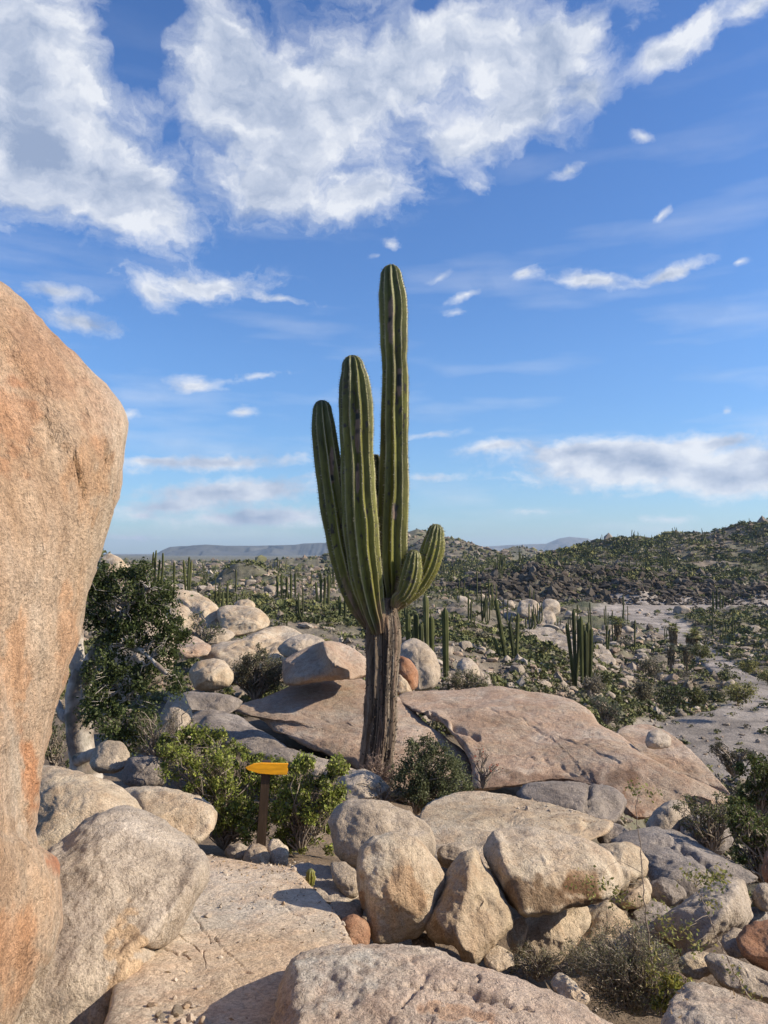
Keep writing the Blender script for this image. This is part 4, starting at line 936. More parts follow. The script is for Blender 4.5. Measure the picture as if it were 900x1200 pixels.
# small cactus stub on the path
def stub():
    e_ = empty('cactus_stub', P(363, 1037, 6.0)); tag(e_, 'tiny dark green cactus stub growing beside the path', 'cactus')
    global CY
    old = CY; CY = 6.0
    column('stub_stem', [(362.5, 1045, 3.5), (362.5, 1037, 4.6), (364, 1030, 5.4), (364, 1024, 4.8)], -.05, 9, e_, 9, .1, .2, step=.8)
    CY = old
stub()

# ------------------------------------------------------------------ near shrubs
G1 = [(.22, .26, .045), (.29, .33, .065), (.14, .17, .04), (.36, .37, .10), (.19, .18, .09)]
G2 = [(.060, .080, .024), (.095, .115, .04), (.04, .055, .018)]
G3 = [(.10, .115, .045), (.065, .08, .03), (.16, .17, .08)]
G4 = [(.17, .165, .10), (.12, .12, .065), (.23, .21, .13)]
def tree_torote():
    e = empty('white_barked_tree', P(90, 905, 10.6)); tag(e, 'squat white barked tree with a dark leafy crown, leaning beside the giant boulder', 'tree')
    rng = np.random.default_rng(12)
    def limb(pts, Y0, Y1):
        c = catmull(pts, 40); return P(c[:, 0]+np.clip((c[:, 1]-740)/60, 0, 1)*7, c[:, 1], np.linspace(Y0, Y1, 40)), c[:, 2]/900*10.6
    V = []; F = []; n = 0
    for pts, y0, y1 in [([(94, 915, 19), (91, 890, 16), (86, 860, 15), (84, 830, 14), (86, 805, 13), (92, 785, 11)], 10.6, 10.6),
                        ([(90, 800, 10), (98, 782, 9), (108, 765, 7.5), (118, 752, 6), (130, 735, 4.5), (150, 712, 3), (175, 690, 1.6)], 10.6, 10.0),
                        ([(88, 800, 9), (86, 775, 8.5), (90, 750, 6.5), (96, 725, 5.5), (108, 700, 4), (128, 680, 2.5)], 10.6, 11),
                        ([(96, 725, 5), (120, 705, 3.6), (148, 690, 2.6), (180, 675, 1.5)], 10.7, 10.9),
                        ([(86, 860, 8), (74, 845, 6), (66, 838, 5), (50, 800, 3)], 10.5, 10.8),
                        ([(118, 752, 5), (140, 755, 3.4), (165, 765, 2.6), (190, 790, 1.4)], 10.3, 9.8),
                        ([(108, 765, 5), (125, 790, 3.2), (140, 820, 2)], 10.3, 9.9),
                        ([(84, 890, 8), (110, 880, 5), (128, 868, 3), (140, 850, 2)], 10.4, 10.0)]:
        p, r = limb(pts, y0, y1); v, f = tubes(p[None], r[None], 12)
        v = v+normals(v, f)*(fbm(v*[7, 7, 5], 4, 3)*.018)[:, None]
        V.append(v); F.append(f+n); n += len(v)
    V = np.concatenate(V); F = np.concatenate(F)
    k = sstep(-.35, .2, fbm(V*[6, 6, 3.5], 5, 17))[:, None]; dk = sstep(.15, .55, fbm(V*[8, 8, 4]+5, 5, 18))[:, None]
    col = np.array([.20, .16, .13])*(1-k)+np.array([.40, .36, .31])*k; col = col*(1-dk*.75)+np.array([.10, .10, .07])*dk*.75
    tk = obj('trunk', V, F, M_TREE, e, True, col)
    ells = [(150, 690, 34, 22), (118, 700, 26, 28), (180, 705, 26, 22), (200, 735, 20, 24), (165, 735, 34, 24), (128, 735, 30, 22), (192, 768, 22, 20), (205, 800, 10, 14), (125, 790, 26, 34), (160, 800, 20, 20), (112, 830, 14, 30), (140, 840, 22, 30), (150, 868, 24, 14), (170, 845, 14, 26), (128, 672, 26, 10), (160, 670, 20, 10), (95, 690, 20, 20)]
    LC = []; tot = sum(a[2]*a[3] for a in ells)
    for (px, py, rx, ry) in ells:
        yy = 10.2 if py < 780 else 10.0
        c = P(px, py, yy); s = np.array([rx/900*yy, (rx+ry)/1800*yy*1.2, ry/900*yy]); ns = int(9+rx*ry/36)
        d = rng.normal(size=(ns, 3)); d /= np.linalg.norm(d, axis=1, keepdims=True); d *= (rng.uniform(.15, 1, ns)**.5)[:, None]
        sc = c+d*s; nl = int(30000*rx*ry/tot); k = rng.integers(ns, size=nl)
        LC.append(sc[k]+rng.normal(size=(nl, 3))*rng.uniform(.3, 1.0, ns)[k][:, None]*.075)
    LC = np.concatenate(LC)
    v, f = leaves(LC, .042, .6, rng)
    hue = sstep(790, 830, proj(LC)[1])[:, None]
    cc = leafcols(len(LC), G2, rng); cc2 = leafcols(len(LC), [(.11, .14, .045), (.08, .11, .035), (.15, .17, .07)], rng); h4 = np.repeat(hue, 4, 0)*.75
    obj('crown', v, f, M_LEAF, e, False, cc*(1-h4)+cc2*h4)
    tips = LC[rng.integers(len(LC), size=260)]; st = V[rng.integers(len(V)//8, len(V), 3000)]
    near = np.argmin(((tips[:, None]-st[None])**2).sum(-1), 1)
    v, f = tubes(branch(st[near], tips, rng, 5, .12, .05), np.linspace(1, .3, 5)[None]*.009*np.ones((260, 1)), 3)
    tag(obj('twigs', v, f, M_TWIG, e, True, np.tile([.30, .27, .24], (len(v), 1))), kind='stuff')
tree_torote()
bush('low dark scrub in the hollow beside the white barked tree', [(66, 868, 14, 26), (50, 860, 16, 30), (78, 892, 10, 10)], 11.6, (64, 905), .034, .5, 1800, G3, 29, 120, .004)

bush('bright green leafy shrub left of and behind the yellow signpost', [(200, 872, 20, 14, .5), (235, 862, 22, 12, .7), (310, 905, 24, 22, .4), (300, 945, 22, 30, .3), (222, 868, 26, 18, .6), (258, 872, 28, 18, .6), (205, 892, 26, 22), (245, 905, 34, 26), (285, 888, 26, 18, .4), (262, 945, 34, 28), (232, 930, 20, 20), (285, 965, 20, 22, -.1), (290, 925, 22, 26, .3), (255, 975, 20, 14)],
     8.3, (262, 996),   .036, .55, 21000, G1, 31, 560, .003, sub=60, spread=.17, twig_cols=TWIG_GREY)
bush('bright green leafy shrub right of the yellow signpost', [(372, 900, 32, 20), (388, 918, 22, 24), (350, 905, 24, 22, .3), (365, 938, 30, 28), (340, 950, 24, 28, .1), (362, 980, 18, 18), (325, 925, 20, 34, .5), (320, 965, 20, 26, .4), (395, 900, 14, 16), (378, 978, 18, 22, .3), (340, 984, 22, 16, .2), (392, 955, 12, 22, .2)],
     8.1, (352, 1000), .036, .55, 21000, G1, 32, 340, .003, sub=36, spread=.18)
bush('dry leafless grey shrub between the tree and the green bush', [(195, 865, 26, 26), (175, 850, 14, 30), (215, 845, 18, 18), (170, 880, 20, 14)], 9.6, (188, 905), .02, .4, 900, G4, 33, 420, .004)
bush('round olive green bush right of the cactus foot', [(505, 898, 44, 32), (482, 915, 30, 30, -.1), (530, 915, 30, 28), (505, 928, 42, 20, -.2), (498, 878, 28, 14)], 11.2, (488, 954), .030, .55, 21000, [(.12, .13, .06), (.085, .10, .042), (.18, .19, .10), (.08, .09, .04)], 34, 160, .006, sub=80, spread=.15, shell=.3)
bush('dead pinkish twiggy shrub against the cactus foot', [(440, 898, 16, 20), (428, 905, 12, 12), (455, 905, 14, 14)], 12.1, (440, 926), .02, .3, 300, [(.30, .22, .17)], 35, 420, .0045, twig_cols=[(.34, .25, .20), (.27, .20, .16)])
bush('brown dry shrub at the left side of the round olive bush', [(445, 925, 22, 12), (465, 930, 18, 10), (425, 925, 12, 10)], 11.0, (450, 942), .022, .4, 700, G4, 36, 200, .004)
bush('grey olive thorny bush among the left boulders', [(302, 785, 30, 22), (290, 795, 24, 18), (322, 790, 20, 22), (300, 768, 20, 14)], 18.6, (298, 822), .05, .45, 7000, [(.13, .125, .07), (.17, .16, .10), (.09, .09, .05)], 37, 320, .009, sub=40)
bush('small grey green bush beside the left hillside boulders', [(248, 742, 16, 12), (232, 728, 10, 14), (215, 745, 12, 10)], 25, (240, 758), .06, .45, 1100, G3, 38, 90, .01)
bush('yellowish grey bush below the lone dark cactus column', [(545, 795, 26, 12), (530, 800, 16, 9), (565, 798, 14, 10)], 24, (545, 812), .06, .45, 2200, G4+[(.19, .18, .08)], 39, 160, .01)
bush('wiry olive bush with fine twigs at the lower right', [(735, 1105, 40, 30), (708, 1128, 42, 28), (768, 1135, 36, 32), (735, 1160, 62, 24), (690, 1118, 30, 20, .3), (800, 1170, 30, 20)], 4.5, (742, 1190), .016, .32, 9000, [(.17, .17, .085), (.24, .22, .13), (.12, .125, .06), (.28, .25, .17)], 40, 1300, .0018, sub=120, spread=.2, twig_cols=[(.33, .28, .21), (.24, .20, .15), (.40, .34, .27)])
bush('dry straw tuft under the propped boulder', [(625, 1122, 30, 16), (655, 1132, 28, 14), (600, 1130, 16, 10)], 4.9, (630, 1150), .014, .3, 2600, [(.25, .21, .13), (.15, .15, .08)], 41, 420, .0022)
bush('yellow green leafy sprig at the bottom edge near the right corner', [(790, 1160, 14, 24), (780, 1185, 16, 16), (800, 1185, 12, 14), (812, 1160, 10, 12)], 3.9, (790, 1230), .022, .55, 1500, [(.30, .29, .06), (.22, .24, .06), (.36, .30, .08)], 42, 60, .0022)
bush('dark green rounded bush at the right edge of the photo', [(885, 905, 24, 22), (905, 920, 24, 26), (880, 930, 18, 16)], 9.8, (890, 960),   .034, .6, 5200, [(.08, .085, .022), (.09, .12, .035)], 43, 120, .005, sub=40)
bush('dark bush with open twigs hanging over the dark split boulder', [(880, 970, 26, 22), (900, 990, 20, 24), (862, 950, 16, 16), (872, 1000, 14, 12)], 7.7, (896, 1040), .032, .55, 3000, [(.08, .085, .022), (.10, .13, .04)], 44, 160, .004, sub=36)
bush('sparse small leaved shrub above the dark split boulder', [(835, 945, 26, 22), (815, 965, 24, 16), (850, 970, 18, 20), (800, 940, 16, 12)], 8.3, (835, 1000), .022, .5, 2600, G3+[(.2, .2, .07)], 45, 260, .0035)
bush('grey bush behind the pitted slab above the sandy wash', [(710, 828, 18, 12), (700, 820, 12, 10), (722, 838, 12, 10)], 24, (710, 848), .06, .45, 1500, [(.10, .12, .075), (.15, .16, .11)], 46, 100, .01)
bush('dense grey scrub between the pitted slab and the sandy wash', [(858, 892, 16, 12), (842, 880, 14, 10), (875, 885, 14, 10)], 22, (860, 910), .06, .4, 1500, [(.12, .11, .07), (.08, .08, .05)], 47, 160, .01)
bush('sparse weed with red flower heads in the cleft of the pink slabs', [(560, 882, 10, 10), (580, 900, 12, 8), (562, 908, 8, 8)], 12.0, (566, 924), .03, .5, 90, [(.45, .08, .03), (.35, .06, .03), (.12, .14, .05)], 48, 50, .004)

def stalk(label, pts, Y, r0, r1, sprigs, seed):
    rng = np.random.default_rng(seed); c = catmull([(a, b, 1) for a, b in pts], 44)
    ctr = P(c[:, 0], c[:, 1], Y+np.linspace(0, .15, 44)); e = empty('thorny_stalk', ctr[0]); tag(e, label, 'plant')
    ctr[1:-1] += rng.normal(size=(42, 3))*.003
    v, f = tubes(ctr[None], np.linspace(r0, r1, 44)[None], 6)
    st = obj('stem', v, f, M_TWIG, e, True, np.tile([.25, .20, .155], (len(v), 1)))
    # thorns
    k = rng.integers(0, 44, 150); d = rng.normal(size=(150, 3)); d /= np.linalg.norm(d, axis=1, keepdims=True)
    v, f = tubes(np.stack([ctr[k], ctr[k]+d*.022], 1), np.tile([.0012, .0002], (150, 1)), 3)
    th = obj('thorns', v, f, M_TWIG, None, True, np.tile([.2, .15, .12], (len(v), 1)), e.location); th.parent = e; th.location = (0, 0, 0); th['kind'] = 'stuff'
    LV = []; side = []
    for (px, py, rx, ry, nl) in sprigs:
        s = P(px, py, Y); LV.append(s+rng.normal(size=(nl, 3))*[rx/900*Y*.6, .03, ry/900*Y*.6]); j = np.argmin(((ctr-s)**2).sum(1)); side.append((ctr[j], s))
    LV = np.concatenate(LV); v, f = leaves(np.repeat(LV, 2, 0)+rng.normal(size=(2*len(LV), 3))*.012, .020, .55, rng); obj('leaves', v, f, M_LEAF, e, False, leafcols(2*len(LV), [(.22, .22, .06), (.14, .16, .05), (.28, .24, .08)], rng))
    a = np.array([s[0] for s in side]); b = np.array([s[1] for s in side])
    v, f = tubes(branch(a, b, rng, 6, .06, .1), np.linspace(1, .4, 6)[None]*.0022*np.ones((len(a), 1)), 4); tag(obj('side_twigs', v, f, M_TWIG, e, True, np.tile([.22, .18, .14], (len(v), 1))), kind='stuff')
stalk('tall thorny stalk rising in front of the split rocks', [(785, 1230), (774, 1180), (765, 1130), (758, 1080), (753, 1030), (750, 985), (745, 950), (748, 932)], 4.3, .006, .002,
      [(745, 926, 10, 5, 30), (765, 930, 8, 5, 14), (700, 1040, 24, 8, 40), (730, 1055, 14, 8, 20), (690, 1030, 10, 6, 14), (775, 1075, 12, 14, 40), (785, 1100, 10, 14, 40), (765, 1130, 12, 16, 50), (772, 1160, 12, 14, 50), (728, 1048, 8, 8, 20)], 51)
stalk('thin thorny stalk crossing the bottom right corner', [(905, 1215), (885, 1180), (866, 1150), (848, 1115), (838, 1092), (825, 1060), (815, 1040)], 3.9, .005, .0018,
      [(835, 1030, 14, 9, 60), (815, 1026, 12, 6, 30), (848, 1024, 8, 6, 24), (832, 1058, 8, 8, 24), (800, 1090, 12, 10, 24), (860, 1140, 8, 8, 14), (875, 1165, 8, 6, 14), (815, 1110, 10, 10, 20), (885, 1185, 10, 8, 20)], 52)

# ------------------------------------------------------------------ pebbles, litter and grit dropped onto whatever is below
bpy.context.view_layer.update()
DG = bpy.context.evaluated_depsgraph_get()
def drop(x, y, z=3.0):
    ok, loc, nrm, *_ = SC.ray_cast(DG, Vector((x, y, z)), Vector((0, 0, -1)))
    if ok and _[1].name.startswith(('ground', 'rock_slab')) is False: ok = False
    return (np.array(loc), np.array(nrm)) if ok else (None, None)
def ico(sub):
    import bmesh
    bm = bmesh.new(); bmesh.ops.create_icosphere(bm, subdivisions=sub, radius=1); bm.verts.ensure_lookup_table()
    V = np.array([v.co[:] for v in bm.verts]); F = np.array([[v.index for v in f.verts] for f in bm.faces]); bm.free(); return V, F
ICO1, ICO2, ICO3 = ico(1), ico(2), ico(3)
def stone_proto(sub, seed, ang=.35):
    V, F = (ICO1, ICO2, ICO3)[sub-1]; rng = np.random.default_rng(seed); V = V.copy()*rng.uniform(.65, 1.15, 3)*[1, 1, .75]
    for q in range(6):
        d = rng.normal(size=3); d /= np.linalg.norm(d); s = V@d; t = np.maximum(0, s-s.max()*rng.uniform(.5, .8)); V = V-d*t[:, None]*.9
    return V*(1+.12*fbm(V*1.7+seed, 3, seed))[:, None], F
def scatter_stones(C, S, sub, rng, cols, sink=.25):
    """joined stones: C centres, S sizes"""
    VV = []; FF = []; CC = []; n = 0
    protos = [stone_proto(sub, 100+i) for i in range(7)]; pk = rng.integers(7, size=len(C))
    for q in range(7):
        m = pk == q; c = C[m]; s = S[m]; V, F = protos[q]
        a = rng.uniform(0, 2*pi, len(c)); R = np.zeros((len(c), 3, 3)); R[:, 0, 0] = np.cos(a); R[:, 0, 1] = -np.sin(a); R[:, 1, 0] = np.sin(a); R[:, 1, 1] = np.cos(a); R[:, 2, 2] = rng.uniform(.6, 1.2, len(c))
        P_ = np.einsum('nij,vj->nvi', R, V)*s[:, None, None]+c[:, None]+np.array([0, 0, 1])*(s*(.5-sink))[:, None, None]
        VV.append(P_.reshape(-1, 3)); FF.append((F[None]+(np.arange(len(c))*len(V))[:, None, None]).reshape(-1, 3)+n); n += len(c)*len(V)
        CC.append(np.repeat(cols[m], len(V), 0))
    return np.concatenate(VV), np.concatenate(FF), np.concatenate(CC)
def near_grit():
    rng = np.random.default_rng(5); C = []; S = []
    zones = [(210, 1172, 40, 22, 2.9, .5, 130), (330, 1030, 40, 10, 6.6, .6, 120), (380, 1048, 40, 12, 6.0, .4, 60), (450, 1112, 60, 8, 4.7, .4, 90), (600, 1120, 70, 14, 5.2, .5, 160), (800, 1100, 80, 30, 5.0, .8, 220),
             (300, 1010, 60, 10, 7.2, .5, 90), (240, 990, 30, 14, 7.6, .5, 50), (740, 1060, 60, 20, 6.3, .6, 120), (180, 920, 60, 20, 8.6, .8, 100), (660, 970, 60, 10, 9.0, .8, 90), (250, 1060, 80, 30, 5.0, 1.2, 30), (760, 1130, 90, 30, 5.0, .9, 420), (420, 1000, 60, 30, 6.6, .6, 200), (330, 1000, 60, 16, 7.4, .5, 160), (75, 880, 40, 20, 9.5, 1.0, 200), (860, 1050, 40, 30, 6.5, .8, 160)]
    for (px, py, sx, sy, Y, dY, n) in zones:
        for _ in range(n):
            yy = Y+rng.normal()*dY*.6; q = P(px+rng.normal()*sx*.6, py, yy); l, nr = drop(q[0], q[1], -.9)
            if l is None or nr[2] < .5 or l[2] > -1.5: continue
            C.append(l); S.append(rng.uniform(.006, .022)*(2.2 if rng.random() < .12 else 1))
    C = np.array(C); S = np.array(S); cc = np.array([(.38, .31, .24), (.30, .22, .15), (.45, .38, .30), (.34, .28, .22)])[rng.integers(4, size=len(C))]
    V, F, K = scatter_stones(C, S, 1, rng, cc)
    tag(obj('pebbles', V, F, M_FARROCK_N, None, False, K), 'loose pebbles and grit lying between the rocks and on the path', 'pebbles', None, 'stuff')
    # dry leaf and twig litter in the hollows
    C = []
    for (px, py, sx, sy, Y, dY, n) in zones[1:]:
        for _ in range(n*2):
            yy = Y+rng.normal()*dY; q = P(px+rng.normal()*sx, py, yy); l, nr = drop(q[0], q[1], -.9)
            if l is None or nr[2] < .6 or l[2] > -1.5: continue
            C.append(l+nr*.004)
    C = np.array(C); V, F = leaves(C, .03, .25, rng)
    tag(obj('leaf_litter', V, F, M_TWIG, None, False, leafcols(len(C), [(.2, .14, .08), (.28, .2, .12), (.22, .17, .11)], rng)), 'dry leaves and twigs fallen between the rocks', 'litter', None, 'stuff')
M_FARROCK_N = col_mat('pebble_rock', .95, 40, .3)
near_grit()
def gap_stones():
    rng = np.random.default_rng(15); prot = []
    for i in range(8):
        V, F = stone_proto(3, 900+i); V = V*(1+.05*fbm(V*5, 3, i))[:, None]; prot.append(make_mesh('stone', V, F, M_ROCK[['tan', 'grey', 'path', 'pink'][i % 4]], True, np.ones((len(V), 3))))
    n = 0
    for (px, py, sx, sy, Y, dY, k) in [(800, 1110, 90, 25, 5.2, .7, 22), (740, 1070, 60, 16, 6.4, .5, 14), (610, 1122, 60, 10, 5.3, .3, 12), (450, 1115, 40, 6, 4.8, .2, 6), (680, 1160, 50, 14, 4.6, .4, 10), (300, 1016, 50, 6, 7.1, .2, 6), (870, 1150, 40, 30, 4.6, .6, 12), (200, 1172, 30, 10, 3.3, .2, 8)]:
        for _ in range(k):
            q = P(px+rng.normal()*sx*.6, py, Y+rng.normal()*dY*.6); l, nr = drop(q[0], q[1], -.9)
            if l is None or nr[2] < .5 or l[2] > -1.5: continue
            s_ = rng.uniform(.025, .075)*(.4 if px < 250 else 1); o = link('stone', prot[n % 8], None, l+[0, 0, s_*.2]); o.scale = (s_,)*3; o.rotation_euler = (rng.uniform(-.5, .5), rng.uniform(-.5, .5), rng.uniform(0, 6)); n += 1
            tag(o, 'small loose %s stone in the gaps between the foreground boulders' % ['tan', 'grey', 'pale', 'pinkish'][(n-1) % 4], 'stone', '%s stones between the foreground boulders' % ['tan', 'grey', 'pale', 'pinkish'][(n-1) % 4])
gap_stones()

# ------------------------------------------------------------------ cactus stands beyond
def small_column(pts, Y, nr=7, sub=3, rings=None, rad=None):
    """pts [(px,py) bottom, ... top]; returns V,F for a ribbed column"""
    c = catmull([(a, b, 1) for a, b in pts], rings or 16); ctr = P(c[:, 0], c[:, 1], Y)
    n = len(ctr); t = np.linspace(0, 1, n); L = np.linalg.norm(ctr[-1]-ctr[0])
    r = rad*np.clip(.75+.4*t, 0, 1)*np.sqrt(np.clip((1-t)*L/rad*.9, 0.02, 1)); na = nr*sub
    th = np.arange(na)/na*2*pi; w = np.cos(th*nr)*.14+.9
    V = ctr[:, None]+(r[:, None]*w[None])[..., None]*np.stack([np.cos(th), np.sin(th), th*0], -1)[None]
    i = np.arange(na); j = (i+1) % na
    F = np.concatenate([np.stack([k*na+i, k*na+j, (k+1)*na+j, (k+1)*na+i], -1) for k in range(n-1)])
    return V.reshape(-1, 3), F
CG = [(.070, .078, .026), (.055, .062, .024), (.085, .088, .034)]
def stand(label, cols_, Y, wpx, seed, nr=8):
    rng = np.random.default_rng(seed); x0 = np.mean([c[0][0] for c in cols_]); y0 = max(c[0][1] for c in cols_)
    e = empty('columnar_cactus', P(x0, y0, Y)); tag(e, label, 'cactus', 'columnar cacti in the valley')
    for k, c in enumerate(cols_):
        b = c[0]; V, F = small_column([(b[0]-.1*(c[-1][0]-b[0]), b[1]+5)]+list(c), Y+rng.uniform(-.5, .5), nr, 4, 18, wpx*rng.uniform(.88, 1.1)/2/900*Y)
        cc = np.array(CG[k % 3])*(1+.4*fbm(V*1.5, 3, seed)[:, None]); obj('column', V, F, M_FARVEG, e, True, cc)
stand('group of five dark cactus columns just right of the big cactus trunk', [[(478, 749), (478, 719)], [(488, 753), (487.5, 719)], [(500, 757), (498.6, 697)], [(506, 766), (505.5, 722)], [(494, 755), (493, 731)]], 38, 5.6, 61)
stand('lone thick dark cactus column above the yellowish bush', [[(522.5, 793), (521.5, 712)]], 30, 7.2, 62)
stand('cactus with thin leaning columns left of the long pale rock face', [[(594.5, 782), (588, 745), (580.5, 700)], [(603, 784), (601, 760), (597, 728)], [(605.5, 780), (606, 750), (607, 718)], [(590, 780), (584, 765), (579, 747)]], 50, 4.3, 63)
stand('left one of the paired cactus clusters beside the pale rock face', [[(672, 797), (668, 760), (664, 730)], [(674.5, 799), (673, 750), (672, 713)], [(675, 797), (678, 760), (678, 725)]], 52, 4.6, 64)
stand('right one of the paired cactus clusters beside the pale rock face', [[(682, 797), (680.5, 722)], [(685, 799), (684, 732)], [(689, 800), (689, 729)], [(692, 798), (693, 735)], [(687, 799), (686, 738)]], 51, 4.8, 65)
stand('tall cluster of thin cactus columns above the left hillside boulder', [[(217.5, 692), (215, 656)], [(220, 692), (221.7, 652)], [(222, 692), (224.5, 657)]], 75, 2.6, 66)
stand('single thin cactus column left of the tall cluster on the left hillside', [[(204, 692), (204, 658)]], 74, 2.6, 67)
stand('clump of cactus columns on the plain left of the big cactus', [[(325, 694), (325, 674)], [(330, 696), (330, 672)], [(336, 694), (336, 675)], [(341, 697), (341, 672)], [(346, 694), (346, 671)]], 95, 2.8, 68)
stand('cluster of cactus columns right beside the left arm of the big cactus', [[(376, 706), (376, 672)], [(380, 708), (381, 676)], [(385, 707), (385, 673)], [(372, 706), (370, 682)]], 80, 3.0, 69)
stand('pair of cactus columns below the left arm of the big cactus', [[(398, 724), (398, 698)], [(404, 726), (405, 701)]], 62, 3.0, 70)
stand('cluster of cactus columns on the far right slope beyond the wash', [[(836, 708), (835, 693)], [(840, 709), (840, 690)], [(844, 709), (844, 695)], [(847, 708), (848, 698)]], 150, 2.0, 71, 6)
stand('tall thin cactus in front of the hillside beside the short young arms', [[(549, 735), (549, 697)], [(552, 735), (552, 704)]], 78, 2.4, 72)
stand('single thin cactus column beside the dry wash and the small palms', [[(711, 756), (711, 732)], [(713, 756), (714.5, 737)]], 70, 2.2, 73)

# fan palms by the wash
def palm(label, px, pyc, pyb, rpx, Y, seed, cols, trunk=True):
    rng = np.random.default_rng(seed); c = P(px, pyc, Y); b = P(px, pyb, Y); R = rpx/900*Y
    e = empty('fan_palm', b); tag(e, label, 'palm', 'shaggy plants beside the wash')
    VV = []; n = 26
    fr = []
    for k in range(n):
        d = rng.normal(size=3); d[2] = abs(d[2])*.9-.15; d /= np.linalg.norm(d); s = np.cross(d, [0, 0, 1.]); s /= np.linalg.norm(s)+1e-9
        for q in range(9):
            a = (q-4)*.26; v = d*cos(a)+s*sin(a); tip = c+d*R*.35+v*R*.75+[0, 0, -.12*R]; m0 = c+d*R*.35; w = np.cross(v, [0, 0, 1.])*R*.05
            VV += [m0-w*.3, m0+v*R*.35+w, tip, m0+v*R*.35-w]
    V = np.array(VV); F = np.arange(len(V)).reshape(-1, 4)
    obj('crown', V, F, M_FARVEG, e, False, leafcols(len(F), cols, rng))
    m = 240; t = rng.uniform(0, 1, m); a = rng.uniform(0, 2*pi, m); r = R*(.45-.1*t)
    top = c*(1-t[:, None])+b*t[:, None]+np.stack([np.cos(a)*r, np.sin(a)*r, 0*a], -1)
    V, F = leaves(top, R*.7, .22, rng, 4.); obj('dead_skirt', V, F, M_FARVEG, e, False, leafcols(m, [(.20, .16, .10), (.28, .22, .14), (.13, .11, .07)], rng))
    V, F = tubes(np.stack([b-[0, 0, .6], b*.5+c*.5, c])[None], np.array([[.16, .16, .14]])*R, 8); obj('trunk', V, F, M_FARVEG, e, True, np.tile([.16, .12, .08], (len(V), 1)))
PG = [(.20, .21, .07), (.15, .16, .05), (.28, .27, .11)]
palm('smaller fan palm left of the wash in the middle distance', 724, 729, 744, 9, 84, 81, PG)
palm('left of the two fan palms standing together in the dry wash', 789, 737, 756, 9.5, 80, 82, PG)
palm('right and larger of the two fan palms standing together in the dry wash', 811, 745, 764, 13, 76, 83, [(.20, .22, .07), (.26, .26, .09), (.36, .31, .16)])
GG = [(.17, .18, .13), (.22, .22, .17), (.12, .13, .09)]
palm('left of two grey shaggy skirted plants below the fan palms', 786, 760, 778, 8.5, 70, 84, GG)
palm('right of two grey shaggy skirted plants below the fan palms', 805, 760, 777, 8.5, 70, 85, GG)

# ------------------------------------------------------------------ desert scatter
def visible(x, y, z, h):
    """rough horizon test against the terrain"""
    ang = (z+h)/y; mx = np.full(len(x), -9.)
    for t in np.linspace(.15, .95, 14): mx = np.maximum(mx, H(x*t, y*t, False)/(y*t))
    return ang > mx-.002
def sample(n, y0, y1, rng, pxr=(-80, 980)):
    y = np.exp(rng.uniform(np.log(y0), np.log(y1), n)); px = rng.uniform(*pxr, n); x = (px-450)/900*y
    return px, x, y
BUSHCOL = np.array([(.100, .110, .042), (.135, .14, .055), (.21, .20, .075), (.17, .155, .10), (.070, .082, .035), (.20, .175, .13)])
ROCKCOL = np.array([(.34, .28, .22), (.42, .36, .29), (.27, .22, .17), (.34, .255, .185), (.20, .165, .13)])
def puff_proto(seed, n=150, flat=.75):
    rng = np.random.default_rng(seed); d = rng.normal(size=(n, 3)); d /= np.linalg.norm(d, axis=1, keepdims=True); d[:, 2] = np.abs(d[:, 2])
    k = 9; sc = rng.normal(size=(k, 3)); sc /= np.linalg.norm(sc, axis=1, keepdims=True); sc[:, 2] = abs(sc[:, 2]); sc *= .6
    C = (sc[rng.integers(k, size=n)]+d*rng.uniform(.2, .5, (n, 1)))*[1, 1, flat]
    return leaves(C, .26 if n > 90 else .42, .6, rng)
def place(px, y):
    if y < 183:
        if px < 130: return 'at the far left behind the white barked tree'
        if px < 250: return 'above the left hillside boulders'
        if px < 330: return 'below the dark rocky mound on the left plain'
        if px < 420: return 'on the left plain beside the big cactus'
        if px < 500: return 'behind the arms and trunk of the big cactus'
        if px < 570: return 'around the lone dark cactus column'
        if px < 640: return 'around the rock pile above the valley'
        if px < 710: return 'around the paired cactus clusters'
        if px < 770: return ('on the near bank of the dry wash' if y < 80 else 'left of the far sand flat')
        if px < 830: return ('around the fan palms in the dry wash' if y > 60 else 'at the near edge of the sandy wash')
        return ('by the right photo edge on the near sand' if y < 62 else 'in the green thicket right of the dry wash')
    if px < 480: return 'on the distant left hill'
    if y < 215: return 'on the dark boulder bank under the right hill'
    return 'on the left shoulder of the right hill' if px < 650 else 'on the middle of the right hill' if px < 790 else 'high on the right hill near the photo edge'
